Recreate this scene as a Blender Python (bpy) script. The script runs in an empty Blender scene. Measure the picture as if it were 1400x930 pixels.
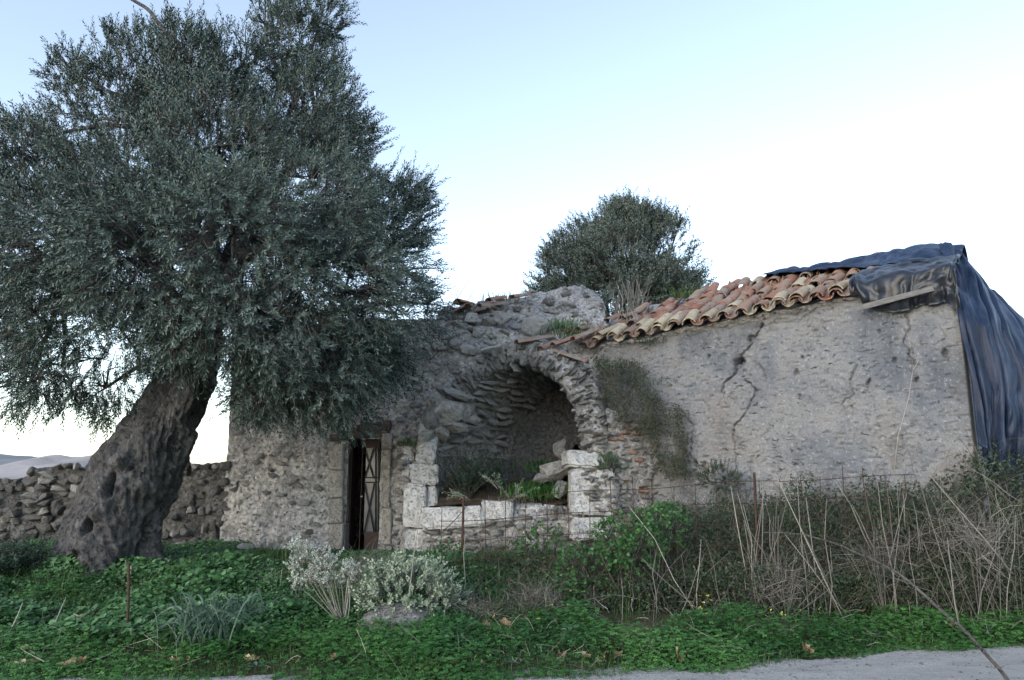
import bpy, bmesh, math, random
import numpy as np
from mathutils import Vector, Matrix, Euler

random.seed(7)
RNG = np.random.default_rng(11)
scene = bpy.context.scene
COL = scene.collection

# ------------------------------------------------------------------ camera
FPX = 1050.0                     # focal length in pixels of a 1400 px wide picture
PITCH = math.radians(10.5)
EYE = 1.6
cam_d = bpy.data.cameras.new('camera')
cam = bpy.data.objects.new('camera', cam_d)
COL.objects.link(cam)
cam.location = (0, 0, EYE)
cam.rotation_euler = (math.radians(90) + PITCH, 0, 0)
cam_d.sensor_width = 36.0
cam_d.lens = FPX / 1400 * 36
cam_d.clip_end = 20000
scene.camera = cam

# ------------------------------------------------------------------ sky, sun, exposure
SUN_EL, SUN_AZ = math.radians(18), math.radians(-138)      # azimuth from +Y towards +X
world = bpy.data.worlds.new('World')
scene.world = world
world.use_nodes = True
wn = world.node_tree
wn.nodes.clear()
w_out = wn.nodes.new('ShaderNodeOutputWorld')
w_bg = wn.nodes.new('ShaderNodeBackground')
w_sky = wn.nodes.new('ShaderNodeTexSky')
w_sky.sky_type = 'NISHITA'
w_sky.sun_disc = False
w_sky.sun_elevation = SUN_EL
w_sky.sun_rotation = SUN_AZ
w_sky.air_density = 1.0
w_sky.dust_density = 0.7
w_sky.ozone_density = 1.0
w_hsv = wn.nodes.new('ShaderNodeHueSaturation')
w_hsv.inputs['Saturation'].default_value = 0.77
wn.links.new(w_sky.outputs[0], w_hsv.inputs['Color'])
wn.links.new(w_hsv.outputs[0], w_bg.inputs[0])
w_bg.inputs[1].default_value = 0.13
wn.links.new(w_bg.outputs[0], w_out.inputs[0])

sun_d = bpy.data.lights.new('sun', 'SUN')
sun = bpy.data.objects.new('sun', sun_d)
COL.objects.link(sun)
sun_d.energy = 0.5
sun_d.angle = math.radians(75)
sun_d.color = (1.0, 0.995, 0.985)
_sd = Vector((math.sin(SUN_AZ) * math.cos(SUN_EL), math.cos(SUN_AZ) * math.cos(SUN_EL), math.sin(SUN_EL)))
sun.rotation_euler = _sd.to_track_quat('Z', 'Y').to_euler()
sun.location = (0, 0, 30)

scene.view_settings.view_transform = 'Standard'
scene.view_settings.look = 'None'
scene.view_settings.gamma = 1.0
scene.view_settings.exposure = 1.74
scene.render.engine = 'CYCLES'
scene.cycles.use_denoising = True
scene.cycles.max_bounces = 6
scene.cycles.diffuse_bounces = 3
scene.cycles.glossy_bounces = 2
scene.cycles.transmission_bounces = 3
scene.cycles.volume_bounces = 0
scene.cycles.caustics_reflective = False
scene.cycles.caustics_refractive = False

# ------------------------------------------------------------------ geometry of the view, ground height
CP, SP = math.cos(PITCH), math.sin(PITCH)

def at(px, py, Y):
    """the world point that the photograph shows at (px, py) when it lies Y metres ahead"""
    u = (px - 700) / FPX
    v = (465 - py) / FPX
    t = Y / (CP - v * SP)
    return Vector((u * t, Y, EYE + (SP + v * CP) * t))

def pxm(Y):
    return Y / FPX               # metres per photo pixel at distance Y

def _hash(ix, iy, iz, seed):
    with np.errstate(over='ignore'):
        h = (ix.astype(np.int64) * 374761393 + iy.astype(np.int64) * 668265263 + iz.astype(np.int64) * 2147483647 + seed * 974711) & 0xffffffff
        h = ((h ^ (h >> 13)) * 1274126177) & 0xffffffff
        h = ((h ^ (h >> 15)) * 2246822519) & 0xffffffff
        h = h ^ (h >> 16)
    return (h & 0xffffff).astype(np.float64) / 0xffffff

def vnoise(p, seed=0):
    p = np.asarray(p, float)
    i = np.floor(p).astype(np.int64)
    f = p - i
    f = f * f * f * (f * (f * 6 - 15) + 10)
    r = 0
    for dx in (0, 1):
        wx = f[..., 0] if dx else 1 - f[..., 0]
        for dy in (0, 1):
            wy = f[..., 1] if dy else 1 - f[..., 1]
            for dz in (0, 1):
                wz = f[..., 2] if dz else 1 - f[..., 2]
                r = r + wx * wy * wz * _hash(i[..., 0] + dx, i[..., 1] + dy, i[..., 2] + dz, seed)
    return r * 2 - 1

def fbm(p, octaves=4, seed=0, gain=0.5):
    p = np.asarray(p, float)
    a, r, n = 1.0, 0, 0
    for k in range(octaves):
        r = r + a * vnoise(p * (2.03 ** k) + 17.3 * k, seed + k)
        n += a
        a *= gain
    return r / n

def sstep(a, b, x):
    t = np.clip((x - a) / (b - a), 0, 1)
    return t * t * (3 - 2 * t)

def road_edge(x):
    x = np.asarray(x, float)
    e = np.interp(x, [-9, -4.3, -3.2, -1.5, 0.6, 1.6, 3.0, 5.3, 9.0, 30], [6.9, 6.9, 6.7, 6.6, 6.75, 7.05, 7.55, 8.15, 8.6, 10])
    return e + 0.10 * np.sin(x * 2.1) + 0.06 * np.sin(x * 5.3 + 1)

def gz(x, y):
    x = np.asarray(x, float); y = np.asarray(y, float)
    d = y - road_edge(x)
    z = 0.46 * sstep(-0.1, 4.0, d)
    z = z + 0.30 * sstep(2.5, 6.0, x) * sstep(0.6, 2.5, d) * (1 - sstep(14, 24, y))
    p = np.stack([x, y, np.zeros_like(x)], -1)
    z = z + (0.05 * fbm(p * 0.9, 3, 3) + 0.025 * fbm(p * 4.0, 2, 5)) * sstep(0.0, 0.8, d)
    return z

def gz1(x, y):
    return float(gz(np.array([x]), np.array([y]))[0])

def on_ground(px, py):
    """the ground point seen at a photo pixel"""
    lo, hi = 3.0, 40.0
    prev = lo
    Y = lo
    while Y < hi:
        p = at(px, py, Y)
        if p.z <= gz1(p.x, p.y):
            a, b = prev, Y
            for _ in range(12):
                m = (a + b) / 2
                q = at(px, py, m)
                if q.z <= gz1(q.x, q.y): b = m
                else: a = m
            q = at(px, py, b)
            return Vector((q.x, q.y, gz1(q.x, q.y)))
        prev = Y
        Y += 0.1
    q = at(px, py, 12)
    return Vector((q.x, q.y, gz1(q.x, q.y)))

# ------------------------------------------------------------------ objects
def tag(o, label=None, cat=None, group=None, kind=None):
    if label: o['label'] = label
    if cat: o['category'] = cat
    if group: o['group'] = group
    if kind: o['kind'] = kind
    return o

def thing(name, label, cat, loc=(0, 0, 0), group=None):
    o = bpy.data.objects.new(name, None)
    o.empty_display_size = 0.2
    COL.objects.link(o)
    o.location = loc
    return tag(o, label, cat, group)

def world_origin(o):
    v = Vector((0, 0, 0))
    while o is not None:
        v += o.location
        o = o.parent
    return v

def link(o, parent=None, loc=(0, 0, 0)):
    COL.objects.link(o)
    loc = Vector(loc)
    if parent is not None:
        o.parent = parent
        loc = loc - world_origin(parent)
    o.location = loc
    return o

def mesh_from(name, V, Fq=None, Ft=None, mat=None, smooth=False, shade=None):
    """numpy mesh: V (n,3), quads (m,4), triangles (k,3)"""
    me = bpy.data.meshes.new(name)
    V = np.ascontiguousarray(V, dtype=np.float32)
    Fq = np.zeros((0, 4), np.int32) if Fq is None else np.asarray(Fq, np.int32)
    Ft = np.zeros((0, 3), np.int32) if Ft is None else np.asarray(Ft, np.int32)
    nq, nt = len(Fq), len(Ft)
    me.vertices.add(len(V))
    me.vertices.foreach_set('co', V.ravel())
    loops = np.concatenate([Fq.ravel(), Ft.ravel()])
    me.loops.add(len(loops))
    me.loops.foreach_set('vertex_index', loops)
    me.polygons.add(nq + nt)
    start = np.concatenate([np.arange(nq) * 4, nq * 4 + np.arange(nt) * 3]).astype(np.int32)
    me.polygons.foreach_set('loop_start', start)
    if smooth:
        me.polygons.foreach_set('use_smooth', np.ones(nq + nt, bool))
    if shade is not None:
        a = me.attributes.new('shade', 'FLOAT', 'POINT')
        a.data.foreach_set('value', np.ascontiguousarray(shade, np.float32))
    me.update(calc_edges=True)
    if mat is not None:
        me.materials.append(mat)
    return me

def mobj(name, me, parent=None, loc=(0, 0, 0)):
    return link(bpy.data.objects.new(name, me), parent, loc)

def grid_faces(nu, nv, closed_u=False):
    """vertex index = v*nu + u"""
    uu = np.arange(nu if closed_u else nu - 1)
    vv = np.arange(nv - 1)
    U, Vv = np.meshgrid(uu, vv)
    U = U.ravel(); Vv = Vv.ravel()
    U2 = (U + 1) % nu
    return np.stack([Vv * nu + U, Vv * nu + U2, (Vv + 1) * nu + U2, (Vv + 1) * nu + U], 1)

class Acc:
    def __init__(s):
        s.V = []; s.Q = []; s.T = []; s.S = []; s.n = 0
    def add(s, V, Q=None, T=None, shade=0.5):
        V = np.asarray(V, float).reshape(-1, 3)
        if Q is not None and len(Q): s.Q.append(np.asarray(Q, np.int64) + s.n)
        if T is not None and len(T): s.T.append(np.asarray(T, np.int64) + s.n)
        sh = np.broadcast_to(np.asarray(shade, float), (len(V),))
        s.S.append(sh)
        s.V.append(V); s.n += len(V)
    def build(s, name, mat, parent=None, smooth=False):
        me = mesh_from(name, np.concatenate(s.V), np.concatenate(s.Q) if s.Q else None, np.concatenate(s.T) if s.T else None, mat, smooth, np.concatenate(s.S))
        return mobj(name, me, parent)
    # ---- shapes
    def tube(s, pts, rad, sides=5, shade=0.5, cap=True):
        pts = np.asarray([tuple(p) for p in pts], float)
        K = len(pts)
        rad = np.broadcast_to(np.asarray(rad, float), (K,))
        tan = np.gradient(pts, axis=0)
        tan /= np.linalg.norm(tan, axis=1, keepdims=True) + 1e-9
        ref = np.array([0.31, 0.77, 0.55]); 
        if abs(tan[0] @ ref) > 0.9: ref = np.array([0.9, -0.3, 0.2])
        a = np.cross(tan, ref); a /= np.linalg.norm(a, axis=1, keepdims=True) + 1e-9
        b = np.cross(tan, a)
        th = np.linspace(0, 2 * np.pi, sides, endpoint=False)
        V = pts[:, None] + rad[:, None, None] * (a[:, None] * np.cos(th)[None, :, None] + b[:, None] * np.sin(th)[None, :, None])
        Q = grid_faces(sides, K, True)
        T = []
        V = V.reshape(-1, 3)
        if cap:
            V = np.concatenate([V, pts[:1], pts[-1:]])
            n = K * sides
            for k in range(sides):
                T.append((n, (k + 1) % sides, k)); T.append((n + 1, n - sides + k, n - sides + (k + 1) % sides))
        s.add(V, Q, T if cap else None, shade)
    def leaves(s, pos, d, side, L, W, shade, fold=0.15, mid=0.5):
        """diamond leaves folded along the rib"""
        n = len(pos)
        L = np.broadcast_to(L, (n,))[:, None]; W = np.broadcast_to(W, (n,))[:, None]
        nor = np.cross(side, d)
        m = pos + d * L * mid
        V = np.stack([pos, m + side * W * .5 + nor * W * fold, pos + d * L, m - side * W * .5 + nor * W * fold], 1)
        Q = np.arange(n * 4).reshape(n, 4)
        s.add(V.reshape(-1, 3), Q, None, np.repeat(np.broadcast_to(shade, (n,)), 4))
    def rounds(s, pos, nor, R, shade, cup=0.2):
        """round leaves: fan of six triangles as two quads"""
        n = len(pos)
        d = unit(np.cross(nor, RNG.normal(size=(n, 3))))
        e = np.cross(nor, d)
        th = np.arange(6) * np.pi / 3
        R = np.broadcast_to(R, (n,))
        V = pos[:, None] + R[:, None, None] * (d[:, None] * np.cos(th)[None, :, None] + e[:, None] * np.sin(th)[None, :, None])
        V[:, 0] -= d * R[:, None] * 0.7
        V += (nor * R[:, None] * cup)[:, None] * np.array([0, 1, .4, 1, .4, 1])[None, :, None]
        b = np.arange(n)[:, None] * 6
        Q = np.concatenate([b + np.array([0, 1, 2, 3]), b + np.array([0, 3, 4, 5])])
        s.add(V.reshape(-1, 3), Q, None, np.repeat(np.broadcast_to(shade, (n,)), 6))
    def blades(s, base, lean, H, W, shade, curl=0.5):
        """grass blades, three segments each"""
        n = len(base)
        H = np.broadcast_to(H, (n,))[:, None]; W = np.broadcast_to(W, (n,))[:, None]
        up = np.array([0, 0, 1.0])
        side = unit(np.cross(lean + RNG.normal(size=(n, 3)) * .3, up))
        p1 = base + up * H * .45 + lean * H * .15
        p2 = base + up * H * (.85 - .25 * curl) + lean * H * (.3 + .3 * curl)
        p3 = base + up * H * (1 - .55 * curl) + lean * H * (.5 + .6 * curl)
        V = np.stack([base - side * W * .5, base + side * W * .5, p1 + side * W * .5, p1 - side * W * .5, p2 + side * W * .35, p2 - side * W * .35, p3], 1)
        b = np.arange(n)[:, None] * 7
        Q = np.concatenate([b + np.array([0, 1, 2, 3]), b + np.array([3, 2, 4, 5])])
        T = b + np.array([5, 4, 6])
        s.add(V.reshape(-1, 3), Q, T, np.repeat(np.broadcast_to(shade, (n,)), 7))
    def strands(s, p0, p1, p2, W, shade, K=5):
        """thin curved strips along quadratic curves"""
        n = len(p0)
        t = np.linspace(0, 1, K)[None, :, None]
        P = p0[:, None] * (1 - t) ** 2 + 2 * p1[:, None] * t * (1 - t) + p2[:, None] * t * t
        side = unit(np.cross(p2 - p0, RNG.normal(size=(n, 3)) * np.array([.4, 1, .4])))
        w = np.broadcast_to(W, (n,))[:, None, None] * (1 - .55 * t) * .5
        V = np.stack([P - side[:, None] * w, P + side[:, None] * w], 2).reshape(n, 2 * K, 3)
        b = (np.arange(n) * 2 * K)[:, None]
        Q = np.concatenate([b + np.array([2 * k, 2 * k + 1, 2 * k + 3, 2 * k + 2]) for k in range(K - 1)])
        s.add(V.reshape(-1, 3), Q, None, np.repeat(np.broadcast_to(shade, (n,)), 2 * K))

def unit(v):
    return v / (np.linalg.norm(v, axis=-1, keepdims=True) + 1e-9)

def rand_dirs(n):
    return unit(RNG.normal(size=(n, 3)))

# ------------------------------------------------------------------ materials
class NT:
    def __init__(s, name):
        s.m = bpy.data.materials.new(name); s.m.use_nodes = True
        s.t = s.m.node_tree; s.t.nodes.clear()
        s.out = s.t.nodes.new('ShaderNodeOutputMaterial')
        s.bsdf = s.t.nodes.new('ShaderNodeBsdfPrincipled')
        s.t.links.new(s.bsdf.outputs[0], s.out.inputs[0])
    def node(s, typ, **kw):
        n = s.t.nodes.new(typ)
        for k, v in kw.items():
            if k.startswith('i_'):
                n.inputs[k[2:].replace('_', ' ')].default_value = v
            else:
                setattr(n, k, v)
        return n
    def ln(s, a, b): s.t.links.new(a, b)
    def coords(s, scale=(1, 1, 1), per_object=False):
        tc = s.node('ShaderNodeTexCoord')
        mp = s.node('ShaderNodeMapping')
        mp.inputs['Scale'].default_value = scale
        s.ln(tc.outputs['Object'], mp.inputs['Vector'])
        if per_object:
            oi = s.node('ShaderNodeObjectInfo')
            mu = s.node('ShaderNodeMath', operation='MULTIPLY'); mu.inputs[1].default_value = 37.0
            s.ln(oi.outputs['Random'], mu.inputs[0])
            cb = s.node('ShaderNodeCombineXYZ')
            for k in range(3): s.ln(mu.outputs[0], cb.inputs[k])
            s.ln(cb.outputs[0], mp.inputs['Location'])
        return mp.outputs[0]
    def noise(s, vec, scale, detail=6, rough=0.6, dist=0.0):
        n = s.node('ShaderNodeTexNoise')
        n.inputs['Scale'].default_value = scale; n.inputs['Detail'].default_value = detail
        n.inputs['Roughness'].default_value = rough; n.inputs['Distortion'].default_value = dist
        s.ln(vec, n.inputs['Vector'])
        return n.outputs['Fac']
    def voro(s, vec, scale, feature='F1'):
        n = s.node('ShaderNodeTexVoronoi', feature=feature)
        n.inputs['Scale'].default_value = scale
        s.ln(vec, n.inputs['Vector'])
        return n.outputs['Distance']
    def ramp(s, fac, stops, interp='LINEAR'):
        r = s.node('ShaderNodeValToRGB')
        r.color_ramp.interpolation = interp
        e = r.color_ramp.elements
        while len(e) > 1: e.remove(e[-1])
        for k, (p, c) in enumerate(stops):
            el = e[0] if k == 0 else e.new(p)
            el.position = p
            el.color = (c, c, c, 1) if isinstance(c, (int, float)) else (*c, 1)
        s.ln(fac, r.inputs[0])
        return r.outputs['Color']
    def mix(s, fac, a, b, mode='MIX'):
        n = s.node('ShaderNodeMix', data_type='RGBA', blend_type=mode)
        for sock, v in ((n.inputs[0], fac), (n.inputs[6], a), (n.inputs[7], b)):
            if hasattr(v, 'is_output'): s.ln(v, sock)
            elif isinstance(v, (int, float)): sock.default_value = v
            else: sock.default_value = (*v, 1)
        return n.outputs[2]
    def math(s, op, a, b=0.0):
        n = s.node('ShaderNodeMath', operation=op)
        for sock, v in ((n.inputs[0], a), (n.inputs[1], b)):
            if hasattr(v, 'is_output'): s.ln(v, sock)
            else: sock.default_value = v
        return n.outputs[0]
    def rand(s):
        return s.node('ShaderNodeObjectInfo').outputs['Random']
    def attr(s, name='shade'):
        return s.node('ShaderNodeAttribute', attribute_name=name).outputs['Fac']
    def bump(s, height, strength=0.6, dist=0.02, chain=None):
        b = s.node('ShaderNodeBump')
        b.inputs['Strength'].default_value = strength; b.inputs['Distance'].default_value = dist
        s.ln(height, b.inputs['Height'])
        if chain is not None: s.ln(chain, b.inputs['Normal'])
        return b.outputs[0]
    def done(s, color, rough=0.9, normal=None, spec=0.3):
        if hasattr(color, 'is_output'): s.ln(color, s.bsdf.inputs['Base Color'])
        else: s.bsdf.inputs['Base Color'].default_value = (*color, 1)
        s.bsdf.inputs['Roughness'].default_value = rough
        s.bsdf.inputs['Specular IOR Level'].default_value = spec
        if normal is not None: s.ln(normal, s.bsdf.inputs['Normal'])
        return s.m

def m_plaster():
    t = NT('old_lime_plaster'); v = t.coords()
    big = t.noise(v, 0.9, 5, 0.62, 0.4)
    c = t.ramp(big, [(0.28, (0.080, 0.094, 0.118)), (0.43, (0.145, 0.158, 0.180)), (0.55, (0.212, 0.220, 0.232)), (0.63, (0.200, 0.195, 0.192)), (0.78, (0.115, 0.130, 0.155))])
    gr = t.noise(t.coords((1.2, 1.2, 0.8)), 2.7, 6, 0.7, 0.3)
    c = t.mix(t.ramp(gr, [(0.54, 0.0), (0.68, 0.75)]), c, (0.105, 0.109, 0.118))
    lich = t.noise(v, 22, 5, 0.7)
    c = t.mix(t.ramp(lich, [(0.56, 0.0), (0.68, 0.7)]), c, (0.36, 0.362, 0.365))
    spk = t.noise(v, 38, 6, 0.8, 0.5)
    c = t.mix(t.ramp(spk, [(0.36, 0.75), (0.46, 0.0)]), c, (0.075, 0.077, 0.082))
    dash = t.noise(t.coords((1, 1, 2.6)), 9.0, 6, 0.72, 0.8)
    d = t.ramp(dash, [(0.34, 1.0), (0.41, 0.0)])
    d = t.math('MULTIPLY', d, t.ramp(t.noise(v, 1.7, 4, 0.6, 0.3), [(0.40, 0.1), (0.56, 1.0)]))
    c = t.mix(t.math('MULTIPLY', d, 0.9), c, (0.05, 0.05, 0.05))
    dash2 = t.noise(t.coords((1, 1, 3.2)), 26.0, 5, 0.7, 0.6)
    d2 = t.ramp(dash2, [(0.33, 1.0), (0.40, 0.0)])
    c = t.mix(t.math('MULTIPLY', d2, 0.8), c, (0.06, 0.06, 0.062))
    fine = t.noise(v, 55, 6, 0.75)
    n = t.bump(t.math('SUBTRACT', t.math('MULTIPLY', fine, 0.35), t.math('MULTIPLY', d, 1.0)), 0.9, 0.03)
    n = t.bump(gr, 0.5, 0.06, n)
    return t.done(c, 0.95, n, 0.15)

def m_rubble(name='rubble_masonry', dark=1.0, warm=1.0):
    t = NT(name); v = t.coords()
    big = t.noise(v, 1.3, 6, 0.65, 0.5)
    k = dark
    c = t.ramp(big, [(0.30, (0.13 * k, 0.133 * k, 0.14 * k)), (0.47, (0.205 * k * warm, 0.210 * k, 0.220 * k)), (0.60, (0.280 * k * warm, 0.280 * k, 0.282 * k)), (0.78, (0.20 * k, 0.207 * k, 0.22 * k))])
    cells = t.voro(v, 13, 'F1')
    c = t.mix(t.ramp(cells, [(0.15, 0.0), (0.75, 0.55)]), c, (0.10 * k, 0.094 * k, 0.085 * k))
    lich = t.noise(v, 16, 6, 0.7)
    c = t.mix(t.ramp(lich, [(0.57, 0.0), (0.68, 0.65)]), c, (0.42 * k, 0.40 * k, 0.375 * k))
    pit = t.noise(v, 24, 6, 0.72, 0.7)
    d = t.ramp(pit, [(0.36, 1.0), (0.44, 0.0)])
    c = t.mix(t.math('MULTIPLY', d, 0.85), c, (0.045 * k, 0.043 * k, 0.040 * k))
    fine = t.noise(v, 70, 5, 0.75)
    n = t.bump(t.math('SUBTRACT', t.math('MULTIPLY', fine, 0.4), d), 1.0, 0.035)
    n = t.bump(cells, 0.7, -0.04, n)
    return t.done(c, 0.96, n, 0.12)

def m_stone(name, cols, lichen=0.5, dark=(0.10, 0.095, 0.088)):
    t = NT(name); v = t.coords(per_object=True)
    r = t.rand()
    base = t.ramp(r, [(k / (len(cols) - 1), c) for k, c in enumerate(cols)])
    a = t.noise(v, 6, 6, 0.7, 0.4)
    c = t.mix(t.ramp(a, [(0.35, 0.7), (0.55, 0.0)]), base, dark)
    l = t.noise(v, 11, 6, 0.72, 0.2)
    c = t.mix(t.ramp(l, [(0.55, 0.0), (0.66, lichen)]), c, (0.47, 0.46, 0.43))
    pit = t.noise(v, 34, 5, 0.7)
    d = t.ramp(pit, [(0.36, 1.0), (0.45, 0.0)])
    c = t.mix(t.math('MULTIPLY', d, 0.5), c, dark)
    n = t.bump(t.math('SUBTRACT', a, t.math('MULTIPLY', d, .5)), 0.9, 0.05)
    return t.done(c, 0.95, n, 0.12)

def m_tile():
    t = NT('weathered_roof_tile'); v = t.coords(per_object=True)
    base = t.ramp(t.rand(), [(0.0, (0.30, 0.135, 0.085)), (0.25, (0.24, 0.105, 0.070)), (0.45, (0.21, 0.135, 0.105)), (0.65, (0.27, 0.17, 0.12)), (0.85, (0.22, 0.105, 0.07)), (1.0, (0.33, 0.22, 0.15))])
    a = t.noise(v, 5, 6, 0.7, 0.3)
    c = t.mix(t.ramp(a, [(0.44, 0.0), (0.62, 0.85)]), base, (0.235, 0.225, 0.21))
    b = t.noise(v, 17, 6, 0.7)
    c = t.mix(t.ramp(b, [(0.55, 0.0), (0.66, 0.6)]), c, (0.11, 0.095, 0.08))
    return t.done(c, 0.9, t.bump(b, 0.6, 0.015), 0.2)

def m_tile_cream():
    t = NT('cream_roof_tile'); v = t.coords(per_object=True)
    base = t.ramp(t.rand(), [(0.0, (0.40, 0.36, 0.27)), (0.5, (0.35, 0.30, 0.22)), (1.0, (0.31, 0.25, 0.18))])
    a = t.noise(v, 6, 6, 0.7, 0.3)
    c = t.mix(t.ramp(a, [(0.48, 0.0), (0.68, 0.75)]), base, (0.20, 0.185, 0.16))
    b = t.noise(v, 20, 6, 0.7)
    c = t.mix(t.ramp(b, [(0.58, 0.0), (0.68, 0.6)]), c, (0.12, 0.105, 0.085))
    return t.done(c, 0.9, t.bump(b, 0.6, 0.015), 0.2)

def m_leaf(name, stops, rough=0.55, back=None, transl=0.0, spec=0.35):
    t = NT(name)
    c = t.ramp(t.attr(), stops)
    if back is not None:
        g = t.node('ShaderNodeNewGeometry')
        c = t.mix(g.outputs['Backfacing'], c, back)
    m = t.done(c, rough, None, spec)
    if transl > 0:
        tr = t.node('ShaderNodeBsdfTranslucent')
        t.ln(c, tr.inputs['Color'])
        mx = t.node('ShaderNodeMixShader'); mx.inputs[0].default_value = transl
        t.ln(t.bsdf.outputs[0], mx.inputs[1]); t.ln(tr.outputs[0], mx.inputs[2])
        t.ln(mx.outputs[0], t.out.inputs[0])
    return m

def m_bark(name='olive_bark', cols=((0.045, 0.046, 0.049), (0.125, 0.124, 0.126), (0.25, 0.249, 0.252))):
    t = NT(name); v = t.coords((1, 1, 0.7))
    v2 = t.coords()
    a = t.noise(v, 7, 8, 0.72, 2.2)
    b = t.noise(v2, 2.2, 5, 0.6, 0.6)
    c = t.ramp(t.math('ADD', t.math('MULTIPLY', a, 0.6), t.math('MULTIPLY', b, 0.4)), [(0.36, cols[0]), (0.5, cols[1]), (0.66, cols[2])])
    f = t.noise(v, 34, 6, 0.8, 1.2)
    fis = t.ramp(t.noise(v, 12, 8, 0.75, 2.6), [(0.34, 0.0), (0.46, 1.0)])
    c = t.mix(fis, (0.025, 0.024, 0.024), c)
    n = t.bump(t.math('ADD', t.math('ADD', a, t.math('MULTIPLY', f, 0.6)), t.math('MULTIPLY', fis, 0.5)), 1.0, 0.06)
    return t.done(c, 0.95, n, 0.12)

def m_simple(name, c0, c1, scale=8, rough=0.85, bumpd=0.01, spec=0.2, stretch=(1, 1, 1)):
    t = NT(name); v = t.coords(stretch)
    a = t.noise(v, scale, 6, 0.68, 0.3)
    c = t.ramp(a, [(0.35, c0), (0.65, c1)])
    return t.done(c, rough, t.bump(a, 0.6, bumpd), spec)

def m_ground():
    t = NT('weedy_soil'); v = t.coords()
    a = t.noise(v, 1.1, 6, 0.65, 0.4)
    c = t.ramp(a, [(0.35, (0.040, 0.050, 0.024)), (0.5, (0.075, 0.072, 0.042)), (0.65, (0.13, 0.115, 0.085))])
    b = t.noise(v, 40, 6, 0.7)
    c = t.mix(t.ramp(b, [(0.5, 0.0), (0.7, 0.6)]), c, (0.05, 0.042, 0.03))
    return t.done(c, 0.97, t.bump(b, 0.8, 0.03), 0.1)

def m_road():
    t = NT('pale_dirt_road'); v = t.coords((0.6, 1.4, 1))
    a = t.noise(v, 1.7, 7, 0.66, 0.5)
    c = t.ramp(a, [(0.32, (0.36, 0.352, 0.338)), (0.5, (0.47, 0.462, 0.448)), (0.68, (0.55, 0.543, 0.53))])
    b = t.noise(t.coords(), 60, 6, 0.7)
    c = t.mix(t.ramp(b, [(0.56, 0.0), (0.70, 0.6)]), c, (0.22, 0.205, 0.18))
    d = t.noise(t.coords((0.5, 1.6, 1)), 7, 7, 0.75, 0.8)
    c = t.mix(t.ramp(d, [(0.52, 0.0), (0.68, 0.65)]), c, (0.27, 0.258, 0.235))
    g = t.voro(t.coords(), 45, 'F1')
    c = t.mix(t.ramp(g, [(0.10, 0.45), (0.30, 0.0)]), c, (0.46, 0.455, 0.445))
    return t.done(c, 0.97, t.bump(t.math('ADD', t.math('ADD', b, d), g), 1.0, 0.03), 0.1)

def m_tarp():
    t = NT('dark_plastic_sheet'); v = t.coords((1, 1, 0.5))
    a = t.noise(v, 2.2, 6, 0.65, 0.6)
    c = t.ramp(a, [(0.35, (0.006, 0.014, 0.036)), (0.55, (0.012, 0.026, 0.062)), (0.72, (0.045, 0.07, 0.13))])
    f = t.noise(t.coords((3, 3, 0.6)), 9, 5, 0.65, 0.6)
    m = t.done(c, 0.42, t.bump(f, 0.5, 0.03), 0.3)
    return m

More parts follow.
